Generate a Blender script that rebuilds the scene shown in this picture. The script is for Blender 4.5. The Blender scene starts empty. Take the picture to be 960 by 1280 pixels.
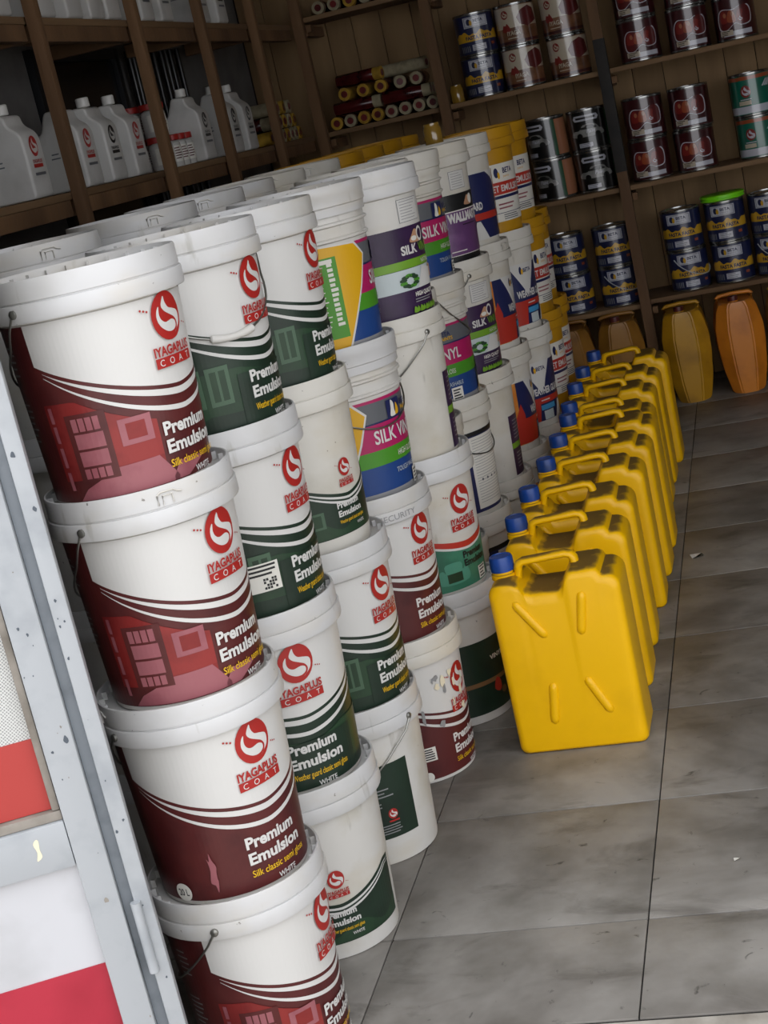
import bpy, bmesh, math, random
from mathutils import Vector, Matrix
random.seed(7)
R = math.radians
S = bpy.context.scene
COL = S.collection

# ------------------------------------------------------------------ camera, sky, exposure
EYE = 1.53
def cam_matrix(yaw, pitch, roll):
    cy, sy, cp, sp = math.cos(yaw), math.sin(yaw), math.cos(pitch), math.sin(pitch)
    fwd = Vector((sy*cp, cy*cp, -sp)); right = Vector((cy, -sy, 0)); down = fwd.cross(right)
    c, s = math.cos(roll), math.sin(roll)
    r2 = right*c + down*s; d2 = down*c - right*s
    m = Matrix((r2, -d2, -fwd)).transposed().to_4x4(); m.translation = (0, 0, EYE)
    return m
cd = bpy.data.cameras.new('camera'); cam = bpy.data.objects.new('camera', cd); COL.objects.link(cam)
cam.matrix_world = cam_matrix(R(-15.4446), R(13.8115), R(12.8401))
cd.sensor_fit = 'VERTICAL'; cd.sensor_height = 36; cd.sensor_width = 27; cd.lens = 1950.0*36/1280
cd.clip_start = .05; cd.clip_end = 100
S.camera = cam

W = bpy.data.worlds.new('overcast'); S.world = W; W.use_nodes = True
bg = W.node_tree.nodes['Background']; bg.inputs[0].default_value = (.935, .955, 1.0, 1); bg.inputs[1].default_value = 1.0
S.view_settings.view_transform = 'Standard'; S.view_settings.look = 'None'
S.view_settings.gamma = 1; S.view_settings.use_curve_mapping = False
S.view_settings.exposure = 1.38

# ------------------------------------------------------------------ materials
def lin(c):
    if isinstance(c, str): c = tuple(int(c[i:i+2], 16) for i in (0, 2, 4))
    return tuple((v/255/12.92) if v/255 <= .04045 else ((v/255+.055)/1.055)**2.4 for v in c)
MATS = {}
def mat(name, c, rough=.5, c2=None, scale=8, amt=(.45, .65), bump=0, bscale=60, stretch=None, metal=0, coat=0, detail=5, dust=None, spec=.5):
    if name in MATS: return MATS[name]
    m = bpy.data.materials.new(name); m.use_nodes = True; MATS[name] = m
    nt = m.node_tree; N = nt.nodes; L = nt.links; b = N['Principled BSDF']
    b.inputs['Roughness'].default_value = rough; b.inputs['Metallic'].default_value = metal
    b.inputs['Coat Weight'].default_value = coat; b.inputs['Coat Roughness'].default_value = .08
    b.inputs['Specular IOR Level'].default_value = spec
    b.inputs['Base Color'].default_value = (*lin(c), 1)
    col = None
    if c2 or bump:
        tc = N.new('ShaderNodeTexCoord'); mp = N.new('ShaderNodeMapping'); L.new(tc.outputs['Object'], mp.inputs[0])
        if stretch: mp.inputs['Scale'].default_value = stretch
    if c2:
        oi = N.new('ShaderNodeObjectInfo'); ad = N.new('ShaderNodeVectorMath'); ad.operation = 'ADD'
        sc = N.new('ShaderNodeVectorMath'); sc.operation = 'SCALE'; sc.inputs[0].default_value = (7, 13, 5); L.new(oi.outputs['Random'], sc.inputs['Scale'])
        L.new(mp.outputs[0], ad.inputs[0]); L.new(sc.outputs[0], ad.inputs[1])
        no = N.new('ShaderNodeTexNoise'); no.inputs['Scale'].default_value = scale; no.inputs['Detail'].default_value = detail
        L.new(ad.outputs[0], no.inputs['Vector'])
        mr = N.new('ShaderNodeMapRange'); mr.inputs[1].default_value, mr.inputs[2].default_value = amt; L.new(no.outputs[0], mr.inputs[0])
        mx = N.new('ShaderNodeMix'); mx.data_type = 'RGBA'; mx.inputs[6].default_value = (*lin(c), 1); mx.inputs[7].default_value = (*lin(c2), 1)
        L.new(mr.outputs[0], mx.inputs[0]); L.new(mx.outputs[2], b.inputs['Base Color']); col = mx.outputs[2]
    if dust:
        ge = N.new('ShaderNodeNewGeometry'); sx = N.new('ShaderNodeSeparateXYZ'); L.new(ge.outputs['Normal'], sx.inputs[0])
        n2 = N.new('ShaderNodeTexNoise'); n2.inputs['Scale'].default_value = 22; n2.inputs['Detail'].default_value = 4
        t2 = N.new('ShaderNodeTexCoord'); L.new(t2.outputs['Object'], n2.inputs['Vector'])
        ma = N.new('ShaderNodeMath'); ma.operation = 'MULTIPLY_ADD'; ma.inputs[1].default_value = .5; L.new(n2.outputs[0], ma.inputs[0]); L.new(sx.outputs[2], ma.inputs[2])
        m2 = N.new('ShaderNodeMapRange'); m2.inputs[1].default_value = dust[1]; m2.inputs[2].default_value = dust[2]; m2.inputs[4].default_value = dust[3]; L.new(ma.outputs[0], m2.inputs[0])
        mx2 = N.new('ShaderNodeMix'); mx2.data_type = 'RGBA'; mx2.inputs[6].default_value = (*lin(c), 1); mx2.inputs[7].default_value = (*lin(dust[0]), 1)
        if col: L.new(col, mx2.inputs[6])
        L.new(m2.outputs[0], mx2.inputs[0]); L.new(mx2.outputs[2], b.inputs['Base Color'])
        r2 = N.new('ShaderNodeMapRange'); r2.inputs[3].default_value = rough; r2.inputs[4].default_value = .85; L.new(m2.outputs[0], r2.inputs[0]); L.new(r2.outputs[0], b.inputs['Roughness'])
    if bump:
        n3 = N.new('ShaderNodeTexNoise'); n3.inputs['Scale'].default_value = bscale; n3.inputs['Detail'].default_value = 6; L.new(mp.outputs[0], n3.inputs['Vector'])
        bp = N.new('ShaderNodeBump'); bp.inputs['Strength'].default_value = bump; bp.inputs['Distance'].default_value = .01
        L.new(n3.outputs[0], bp.inputs['Height']); L.new(bp.outputs[0], b.inputs['Normal'])
    return m
white = mat('white_plastic', 'cbc8c2', .42, 'b7b1a1', 9, (.56, .85))
white_lid = mat('white_lid_plastic', 'c6c5c4', .4, 'b7b5b0', 7, (.5, .8))
white_old = mat('aged_white_plastic', 'cecac1', .5, 'bab4a6', 9, (.5, .85))
def specks(m):
    nt = m.node_tree; N = nt.nodes; L = nt.links; b = N['Principled BSDF']; src = b.inputs['Base Color'].links[0].from_socket
    vec = [n for n in N if n.type == 'VECT_MATH' and n.operation == 'ADD'][0].outputs[0]
    for sc, lo, hi, c, f, st in ((75, .73, .76, '5b5650', .8, (1, 1, 1)), (30, .66, .76, '8d887c', .5, (1, 1, .25)), (4, .52, .72, 'b8a67e', .30, (1, 1, 2.5))):
        mp = N.new('ShaderNodeMapping'); mp.inputs['Scale'].default_value = st; L.new(vec, mp.inputs[0])
        no = N.new('ShaderNodeTexNoise'); no.inputs['Scale'].default_value = sc; no.inputs['Detail'].default_value = 4; L.new(mp.outputs[0], no.inputs['Vector'])
        mr = N.new('ShaderNodeMapRange'); mr.inputs[1].default_value = lo; mr.inputs[2].default_value = hi; mr.inputs[4].default_value = f; L.new(no.outputs[0], mr.inputs[0])
        mx = N.new('ShaderNodeMix'); mx.data_type = 'RGBA'; mx.inputs[7].default_value = (*lin(c), 1); L.new(src, mx.inputs[6]); L.new(mr.outputs[0], mx.inputs[0]); src = mx.outputs[2]
    L.new(src, b.inputs['Base Color'])
specks(white); specks(white_lid); specks(white_old)
yellow_pl = mat('yellow_bucket_plastic', 'b88612', .45, '9c7010', 10, (.5, .75))
steel = mat('wire_steel', '8d8c86', .35, metal=.9)
wood = mat('rough_sawn_wood', '7a5a3c', .8, '5a4029', 6, (.35, .7), .5, 40, (1, 1, .12))
wood2 = mat('pale_plank_wood', '8f7350', .8, '6d5437', 5, (.35, .7), .4, 40, (1, 1, .12))
woodX = mat('shelf_board_wood', '86694a', .8, '63492f', 5, (.35, .7), .4, 40, (.12, .12, 1))
dark_stain = mat('black_stain', '1d1814', .7, '0d0b0a', 9)
metal_grey = mat('grey_painted_metal', 'a3a6a9', .38, '92969a', 14, (.5, .75))
metal_dark = mat('grey_metal_edge', '7f858b', .45, '6a7076', 20, (.5, .75))
dirt_bead = mat('dirty_grey_bead', '8d867d', .7, '6b645b', 18, (.4, .7))
rust = mat('chipped_paint', '4c535b', .7)
# plain print colours
def pr(name, c, rough=.42, c2=None, scale=14, coat=0): return mat('print_' + name, c, rough, c2, scale, coat=coat)
P = dict(
 maroon=pr('maroon', '54201f', .4, '471819'), maroon_dark=pr('maroon_dark', '351216'), red_room=pr('red_room', '7f2422', .4, '6a1b1b'), red_wall=pr('red_wall', '882a27', .4, '762220'),
 pink=pr('pink', '96595f', .4, '85474f'), red=pr('red', 'a2241f'), white=pr('white', 'cdcbc7'), yellow=pr('yellow', 'd8ac16'), green=pr('green', '1c2f22', .4, '16261b'),
 green2=pr('green_mid', '26402a', .4, '1f3524'), green3=pr('green_pale', '46604a'), black=pr('black', '161718'), grey=pr('grey', '5d5f63'), magenta=pr('magenta', 'a81a58'), lime=pr('lime', '468a22'),
 blue=pr('blue', '1c3f7c'), navy=pr('navy', '1d2350'), gold=pr('gold', 'd3a012'), purple=pr('purple', '362043', .4, '2c1938'), mauve=pr('mauve', '7b5a78'), violet=pr('violet', '5f3a68', .4, '7d5684', 9),
 leaf=pr('leaf', '6d9a2a'), pale=pr('pale', 'b9c3c4'), skin=pr('tan', 'b98c6c'), orange=pr('orange', 'c9782b', .4, 'd99a44'), ored=pr('orange_red', 'b02f22'), cyan=pr('cyan', '3f8fc0'), cream=pr('cream', 'ddd3b8'),
 silver=pr('silver', '8f8f90'), teal=pr('teal', '3c7a60', .4, '2e6650'), grey_text=pr('grey_text', '8a8a8a'), brown=pr('brown', '7b5b3a'), sticker=pr('sticker', 'd9d6cd'))
# glossy shrink-wrapped tins
def tm(name, c, c2=None): return mat('tin_' + name, c, .3, c2, 20, coat=.9)
T = dict(navy=tm('navy', '1b2246'), gold=tm('gold', 'c79a25'), black=tm('black', '131313'), silver=tm('silver', '8d8d8a', '5b5b59'), white=tm('white', 'b9bac4'), maroon=tm('maroon', '3b1216'), dkred=tm('dark_red', '59191a'),
 red=tm('red', '7e2622'), teal=tm('teal', '10604e'), orange=tm('orange', '96482a'), brown=tm('brown', '7a5238', '5e3c28'), skin=tm('tan', 'a06a4c'), green=tm('green', '174a2e'), grey=tm('grey', '777a80'), cream=tm('cream', 'b9ad99'))
tin_metal = mat('tin_metal', '9a9a98', .25, metal=.9)

# ------------------------------------------------------------------ mesh helpers
def finish(bm, name, mats, smooth=40):
    me = bpy.data.meshes.new(name); bm.normal_update(); bm.to_mesh(me); bm.free()
    for m in (mats if isinstance(mats, (list, tuple)) else [mats]): me.materials.append(m)
    if smooth:
        me.polygons.foreach_set('use_smooth', [True]*len(me.polygons)); me.set_sharp_from_angle(angle=R(smooth))
    return me
def link(name, me, parent=None, loc=(0, 0, 0), rot=(0, 0, 0)):
    o = bpy.data.objects.new(name, me); COL.objects.link(o); o.parent = parent; o.location = loc; o.rotation_euler = rot
    return o
def tag(o, label=None, cat=None, group=None, kind=None):
    if label: o['label'] = label
    if cat: o['category'] = cat
    if group: o['group'] = group
    if kind: o['kind'] = kind
    return o
def empty(name, loc, rz=0):
    o = bpy.data.objects.new(name, None); COL.objects.link(o); o.location = loc; o.rotation_euler = (0, 0, rz); o.empty_display_size = .05
    return o
def add_box(bm, x0, x1, y0, y1, z0, z1, bev=0, mi=0):
    vs = [bm.verts.new((x, y, z)) for x in (x0, x1) for y in (y0, y1) for z in (z0, z1)]
    fs = [bm.faces.new([vs[i] for i in q]) for q in ((0, 1, 3, 2), (4, 6, 7, 5), (0, 4, 5, 1), (2, 3, 7, 6), (0, 2, 6, 4), (1, 5, 7, 3))]
    for f in fs: f.material_index = mi
    if bev:
        es = list({e for f in fs for e in f.edges})
        r = bmesh.ops.bevel(bm, geom=es, offset=bev, segments=2, affect='EDGES', profile=.6)
        for f in r['faces']: f.material_index = mi
def box_mesh(name, dims, m, bev=.002):
    bm = bmesh.new(); add_box(bm, *dims, bev=bev); return finish(bm, name, m, 35)
def add_lathe(bm, prof, seg=48, mi=0, a0=0.0, cx=0, cy=0):
    rings = []
    for r, z in prof:
        if r < 1e-6: rings.append([bm.verts.new((cx, cy, z))])
        else: rings.append([bm.verts.new((cx + r*math.cos(a0 + 2*math.pi*k/seg), cy + r*math.sin(a0 + 2*math.pi*k/seg), z)) for k in range(seg)])
    for a, b in zip(rings, rings[1:]):
        for k in range(seg):
            k2 = (k+1) % seg
            if len(a) == 1 and len(b) == 1: continue
            if len(a) == 1: f = bm.faces.new((a[0], b[k2], b[k]))
            elif len(b) == 1: f = bm.faces.new((a[k], a[k2], b[0]))
            else: f = bm.faces.new((a[k], a[k2], b[k2], b[k]))
            f.material_index = mi
def add_tube(bm, pts, r, seg=8, mi=0, caps=True):
    pts = [Vector(p) for p in pts]; rings = []
    for i, p in enumerate(pts):
        t = (pts[min(i+1, len(pts)-1)] - pts[max(i-1, 0)]).normalized()
        u = t.cross(Vector((0, 0, 1)));
        if u.length < .05: u = t.cross(Vector((0, 1, 0)))
        u.normalize(); v = t.cross(u).normalized()
        rr = r[i] if isinstance(r, (list, tuple)) else r
        rings.append([bm.verts.new(p + (u*math.cos(2*math.pi*k/seg) + v*math.sin(2*math.pi*k/seg))*rr) for k in range(seg)])
    for a, b in zip(rings, rings[1:]):
        for k in range(seg):
            f = bm.faces.new((a[k], b[k], b[(k+1) % seg], a[(k+1) % seg])); f.material_index = mi
    if caps:
        for q in (rings[0], rings[-1][::-1]):
            f = bm.faces.new(q); f.material_index = mi
def extrude_outline(bm, pts, y0, y1, bev=.012, segs=4):
    """outline in XZ (counter-clockwise seen from -Y), extruded along Y with rounded front and back rims"""
    n = len(pts); nor = []
    for i in range(n):
        a = Vector(pts[i-1]); p = Vector(pts[i]); b = Vector(pts[(i+1) % n]); e1 = (p-a); e2 = (b-p)
        t = (e1.normalized() if e1.length > 1e-7 else e2.normalized()) + (e2.normalized() if e2.length > 1e-7 else e1.normalized()); t.normalize(); nor.append(Vector((t.y, -t.x)))
    def ring(d, y): return [bm.verts.new((p[0]-q.x*d, y, p[1]-q.y*d)) for p, q in zip(pts, nor)]
    rings = []
    for k in range(segs+1):
        a = math.pi/2*k/segs; rings.append(ring(bev*(1-math.sin(a)), y0+bev*(1-math.cos(a))))
    for k in range(segs, -1, -1):
        a = math.pi/2*k/segs; rings.append(ring(bev*(1-math.sin(a)), y1-bev*(1-math.cos(a))))
    for a, b in zip(rings, rings[1:]):
        for i in range(n):
            j = (i+1) % n; bm.faces.new((a[i], b[i], b[j], a[j]))
    caps = [bm.faces.new(rings[0]), bm.faces.new(rings[-1][::-1])]
    bmesh.ops.triangulate(bm, faces=caps, ngon_method='EAR_CLIP')
    bmesh.ops.recalc_face_normals(bm, faces=bm.faces[:])
def smooth_closed(pts, n=5):
    out = []; k = len(pts)
    for i in range(k):
        p0, p1, p2, p3 = (Vector((*pts[(i+j-1) % k], 0)) for j in range(4))
        for s in range(n):
            t = s/n
            q = .5*((2*p1) + (p2-p0)*t + (2*p0-5*p1+4*p2-p3)*t*t + (3*p1-p0-3*p2+p3)*t**3)
            out.append((q.x, q.y))
    return out
def round_outline(pts, rad, n=4):
    out = []; k = len(pts)
    for i in range(k):
        p = Vector(pts[i]); a = Vector(pts[i-1]) - p; b = Vector(pts[(i+1) % k]) - p
        r_ = rad[i] if isinstance(rad, (list, tuple)) else rad
        r_ = min(r_, a.length*.48, b.length*.48)
        if r_ < 1e-5: out.append(tuple(p)); continue
        s = p + a.normalized()*r_; e = p + b.normalized()*r_
        for j in range(n+1):
            t = j/n; q = s*(1-t)**2 + p*2*t*(1-t) + e*t*t; out.append((q.x, q.y))
    return out

# ------------------------------------------------------------------ printed labels: flat artwork laid out in metres, wrapped round the surface
TXT = {}
def text_mesh(s, bold):
    key = (s, bold)
    if key not in TXT:
        cu = bpy.data.curves.new('t', 'FONT'); cu.body = s; cu.size = 1; cu.offset = bold; cu.resolution_u = 3
        ob = bpy.data.objects.new('t', cu); COL.objects.link(ob)
        me = bpy.data.meshes.new_from_object(ob.evaluated_get(bpy.context.evaluated_depsgraph_get()))
        vs = [(v.co.x, v.co.y) for v in me.vertices]; fs = [tuple(p.vertices) for p in me.polygons]
        bpy.data.objects.remove(ob); bpy.data.curves.remove(cu); bpy.data.meshes.remove(me)
        xs = [v[0] for v in vs]; x0, x1 = min(xs), max(xs)
        TXT[key] = ([((x-x0)/(x1-x0), y/.72) for x, y in vs], fs, (x1-x0)/.72)
    return TXT[key]
class Art:
    """u = metres along the surface (or degrees*k when wrapped), v = height"""
    def __init__(self, rad=None, mats=P, step=.009, lift=.00022, start=.0006):
        self.rad = rad; self.R = .1385 if rad else 1; self.bm = bmesh.new(); self.mats = []; self.src = mats; self.n = 0; self.step = step; self.lift = lift; self.start = start
        self.lay = self.bm.verts.layers.float.new('lay')
    def mi(self, m):
        m = self.src[m] if isinstance(m, str) else m
        if m not in self.mats: self.mats.append(m)
        return self.mats.index(m)
    def U(self, deg): return R(deg)*self.R
    def _put(self, vs, fs, m, cut=True, same=False):
        if not same: self.n += 1
        mi = self.mi(m); b = bmesh.new()
        bv = [b.verts.new((x, y, 0)) for x, y in vs]
        for f in fs:
            try: b.faces.new([bv[i] for i in f])
            except ValueError: pass
        if cut and self.rad:
            xs = [x for x, y in vs]; k = math.ceil(min(xs)/self.step)
            while k*self.step < max(xs):
                bmesh.ops.bisect_plane(b, geom=b.verts[:]+b.edges[:]+b.faces[:], plane_co=(k*self.step, 0, 0), plane_no=(1, 0, 0), dist=1e-6); k += 1
        mp = {}
        for v in b.verts:
            w = self.bm.verts.new(v.co); w[self.lay] = self.n; mp[v.index if False else v] = w
        for f in b.faces:
            nf = self.bm.faces.new([mp[v] for v in f.verts]); nf.material_index = mi
            if f.normal.z < 0 or nf.calc_area() == 0: pass
        b.free()
    def poly(self, pts, m, deg=True, same=False):
        k = self.R*math.pi/180 if deg else 1
        pts = [(x*k, y) for x, y in pts]
        a = sum(p[0]*q[1]-q[0]*p[1] for p, q in zip(pts, pts[1:]+pts[:1]))
        if a < 0: pts = pts[::-1]
        self._put(pts, [tuple(range(len(pts)))], m, same=same)
    def band(self, t0, t1, lo, hi, m, same=False):
        n = max(2, int(abs(t1-t0)/3.5)); g = lambda f, t: f(t) if callable(f) else f
        vs = []; fs = []
        for i in range(n+1):
            t = t0+(t1-t0)*i/n; vs += [(self.U(t), g(lo, t)), (self.U(t), g(hi, t))]
        for i in range(n): fs.append((2*i, 2*i+2, 2*i+3, 2*i+1))
        self._put(vs, fs, m, cut=False, same=same)
    def text(self, s, t, z, h, m, w=None, bold=0.0, align='C', same=False, slope=0):
        vs, fs, asp = text_mesh(s, bold); w = w or asp*h
        u0 = self.U(t) if self.rad else t
        u0 -= {'C': w/2, 'L': 0, 'R': w}[align]
        self._put([(u0+x*w + slope*y*h, z+y*h + 0) for x, y in vs], fs, m, same=same)
    def lines(self, t, z, w, n, dz, h, m):
        for i in range(n):
            ww = w*random.uniform(.65, 1); u = self.U(t)
            k = self.step; self.n += (i == 0)
            self._put([(u, z-i*dz), (u+ww, z-i*dz), (u+ww, z-i*dz+h), (u, z-i*dz+h)], [(0, 1, 2, 3)], m, same=True)
    def shape(self, t, z, sx, sz, pts, m, same=False):
        u = self.U(t) if self.rad else t
        pts = [(u+x*sx, z+y*sz) for x, y in pts]
        a = sum(p[0]*q[1]-q[0]*p[1] for p, q in zip(pts, pts[1:]+pts[:1]))
        self._put(pts if a > 0 else pts[::-1], [tuple(range(len(pts)))], m, same=same)
    def mesh(self, name, plane=None):
        for v in self.bm.verts:
            u, z = v.co.x, v.co.y; off = self.start+self.lift*v[self.lay]
            if self.rad:
                th = u/self.R - math.pi/2; r = self.rad(z)+off; v.co = (r*math.cos(th), r*math.sin(th), z)
            else: v.co = plane(u, z, off)
        bmesh.ops.triangulate(self.bm, faces=[f for f in self.bm.faces if len(f.verts) > 4])
        return finish(self.bm, name, self.mats, 0)
DISC = [(math.cos(2*math.pi*k/28), math.sin(2*math.pi*k/28)) for k in range(28)]
RIBBON = smooth_closed([(-.07, .80), (-.02, .55), (.14, .31), (.46, .21), (.77, .09), (.84, -.15), (.72, -.46), (.30, -.77), (.53, -.60), (.60, -.37), (.46, -.15), (.19, 0), (-.14, .18), (-.30, .37), (-.27, .55)])
DROPLET = smooth_closed([(-.49, .43), (-.53, .12), (-.44, -.12), (-.19, -.25), (.23, -.20), (.47, -.31), (.46, -.52), (.19, -.66), (-.19, -.62), (-.56, -.37), (-.71, -.06), (-.66, .25)])
def sign_logo(a, t, z, w=.068, h=.076, word=True, c='red', cw='white'):
    a.shape(t, z, w/2, h/2, DISC, c); a.shape(t, z, w/2, h/2, RIBBON, cw); a.shape(t, z, w/2, h/2, DROPLET, cw, same=True)
    if word:
        k = w/.068; du = 180/math.pi/a.R if a.rad else 1
        for i in range(3):
            a.shape(t-(.040+.0055*i)*k*du, z+(.014+.002*i)*k, .0018*k, .0018*k, DISC, c, same=i > 0)
            a.shape(t+(.037+.0045*i)*k*du, z-(.017+.0015*i)*k, .0014*k, .0014*k, DISC, c, same=True)
        a.text('IYAGAPLUS', t, z-.058*k, .0145*k, c, w=.086*k, bold=.036)
        kk = .043*k*du; a.poly([(t-kk, z-.0765*k), (t+kk, z-.0765*k), (t+kk, z-.0605*k), (t-kk, z-.0605*k)], c, deg=bool(a.rad), same=True)
        for i, ch in enumerate('COAT'): a.text(ch, t+(i-1.5)*.021*k*du, z-.0735*k, .0105*k, cw, same=i > 0)

def r_body(z): return .1285 + (z-.012)*.0513
def edge(t): return .157+.075*min(1, abs(t)/98)**1.55
def taper(t, a=92): return max(0, 1-(abs(t)/a)**2.2)
def rect(a, t0, t1, z0, z1, m, same=False, sk=0): a.poly([(t0, z0), (t1, z0), (t1, z1+sk), (t0, z1)], m, same=same)
def premium_base(a, dark, darker, z0=.010):
    a.band(-178, 180, z0, .296, darker)
    a.band(-150, 150, z0, .296, dark)
    a.band(-98, 98, edge, .2965, 'white')
    a.band(-93, 93, lambda t: edge(t)-.007-.010*taper(t), lambda t: edge(t)-.0065, 'white')
    a.band(-93, 93, lambda t: edge(t)-.014-.027*taper(t), lambda t: edge(t)-.013-.020*taper(t), 'white')
    a.lines(-128, .262, .03, 5, .011, .003, 'grey_text'); a.lines(-130, .17, .035, 7, .010, .003, 'grey_text')
def premium_words(a, sub, t=-23, z=.085, k=1.0, c='white'):
    a.text('Premium', t, z, .0205*k, c, w=.107*k, bold=.036, align='L'); a.text('Emulsion', t, z-.029*k, .0205*k, c, w=.117*k, bold=.036, align='L')
    a.text(sub, t, z-.052*k, .0125*k, 'yellow', w=.125*k, align='L', bold=.01)
    a.text('WHITE', t+20, z-.073*k, .0105*k, c, w=.042*k, align='L', bold=.015)
def lower(t): return edge(t)-.026-.024*taper(t)
def art_red(full=True):
    a = Art(r_body); premium_base(a, 'maroon', 'maroon_dark')
    a.band(-100, -26, .045, lambda t: min(lower(t)-.004, .170), 'red_room'); a.band(-58, -26, .058, lambda t: lower(t)-.004, 'red_wall')
    a.poly([(-92, .012), (-84, .030), (-58, .056), (-30, .058), (-16, .012)], 'pink'); a.poly([(-24, .012), (-10, .012), (10, .036), (-16, .04)], 'pink', same=True)
    rect(a, -86, -58, .042, .150, 'maroon'); 
    for z0, z1, n in ((.046, .062, 4), (.066, .090, 1), (.094, .118, 1), (.122, .143, 4)):
        for i in range(n):
            w = 20/n; rect(a, -82+i*w, -82+(i+1)*w-(1 if n > 1 else 0), z0, z1, 'pink', same=not (z0 < .05 and i == 0))
    for z0, z1 in ((.03, .06), (.068, .10), (.108, .135), (.14, .165)): rect(a, -97, -94, z0, z1, 'pink', same=True)
    rect(a, -52, -30, .086, .128, 'pink'); rect(a, -47.5, -34.5, .094, .120, 'red_room')
    premium_words(a, 'Silk classic semi gloss'); sign_logo(a, 0, .262)
    return a.mesh('label_red_room')
def art_red_plain(twenty=True):
    a = Art(r_body); premium_base(a, 'maroon', 'maroon_dark'); premium_words(a, 'Silk classic semi gloss'); sign_logo(a, 0, .262)
    if twenty:
        a.shape(-78, .027, .017, .017, DISC, 'sticker'); a.text('20 L', -78, .021, .013, 'black', w=.022, bold=.02)
        pts = [(math.cos(k*.45)*(1+.5*math.sin(k*1.7)), math.sin(k*.45)*(1+.3*math.cos(k*2.3))) for k in range(14)]
        a.shape(-50, .062, .006, .03, smooth_closed(pts, 3), 'pink')
    return a.mesh('label_maroon')
def art_torn():
    a = Art(r_body); premium_base(a, 'maroon', 'maroon_dark'); premium_words(a, 'Silk classic semi gloss'); sign_logo(a, 0, .232)
    rect(a, -60, -46, .06, .095, 'sticker'); a.lines(-59, .088, .028, 5, .006, .003, 'black'); a.shape(-58, .02, .012, .012, DISC, 'sticker')
    rnd = random.Random(5)
    for k in range(16):
        pts = [(math.cos(j*.7)*rnd.uniform(.4, 1.2), math.sin(j*.7)*rnd.uniform(.4, 1.2)) for j in range(9)]
        a.shape(rnd.uniform(-60, 40), rnd.uniform(.12, .27), rnd.uniform(.003, .009), rnd.uniform(.006, .02), smooth_closed(pts, 3), 'cream' if k % 3 else 'grey_text', same=k > 0)
    return a.mesh('label_torn')
def art_green(sticker=False):
    a = Art(r_body); premium_base(a, 'green', 'black')
    a.band(-100, 80, .012, lambda t: min(.118, lower(t)-.004), 'green2'); a.poly([(-98, .012), (80, .012), (60, .03), (-60, .042)], 'green3' if False else 'green')
    for t0, t1 in ((-84, -62), (-58, -40)):
        rect(a, t0, t1, .058, .128, 'green3'); rect(a, t0+3, t1-3, .066, .120, 'green2')
        rect(a, (t0+t1)/2-1, (t0+t1)/2+1, .066, .120, 'green3', same=True)
    rect(a, -34, 40, .012, .105, 'green')
    premium_words(a, 'Weather guard classic semi gloss'); sign_logo(a, 0, .262)
    a.band(100, 118, .012, .2, 'gold')
    if sticker:
        rect(a, -62, -36, .058, .112, 'sticker'); a.lines(-60, .105, .055, 3, .008, .004, 'black')
        for i in range(5):
            for j in range(4):
                if (i*3+j*5) % 4 != 1: rect(a, -50+i*2.2, -48.2+i*2.2, .062+j*.0055, .0665+j*.0055, 'black', same=i+j > 0)
    return a.mesh('label_green')
def art_green_small(dt=0, sc=.62):
    a = Art(r_body); e = lambda t: .122+.10*max(0, (t+20)/85)**1.6 if t > -20 else .122+.03*min(1, (abs(t)-20)/60)
    e2 = lambda t: min(.158, .118+.05*(abs(t)/60)**1.5)
    a.band(-62, 62, .034, e2, 'green'); a.band(-62, 62, .036, lambda t: .06+.012*math.sin(t*.12), 'green2')
    a.band(-60, 60, lambda t: e2(t)-.008-.004*taper(t, 60), lambda t: e2(t)-.007, 'white'); a.band(-60, 60, lambda t: e2(t)-.013-.008*taper(t, 60), lambda t: e2(t)-.012-.004*taper(t, 60), 'white')
    rect(a, -50, -30, .06, .095, 'green3'); rect(a, -47, -33, .065, .09, 'green2')
    premium_words(a, 'Weather guard classic semi gloss', -16, .092, .62); sign_logo(a, 0, .172, .034, .038)
    return a.mesh('label_green_small')
def art_green_back():
    a = Art(r_body); rect(a, -32, 32, .062, .232, 'green')
    a.lines(-26, .176, .105, 3, .008, .0028, 'grey_text'); a.lines(-26, .145, .09, 2, .008, .0028, 'grey_text')
    sign_logo(a, 8, .118, .022, .024, word=False); rect(a, 3, 13, .100, .104, 'red'); a.lines(-5, .092, .06, 4, .006, .0022, 'grey_text')
    return a.mesh('label_green_rear')
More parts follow.
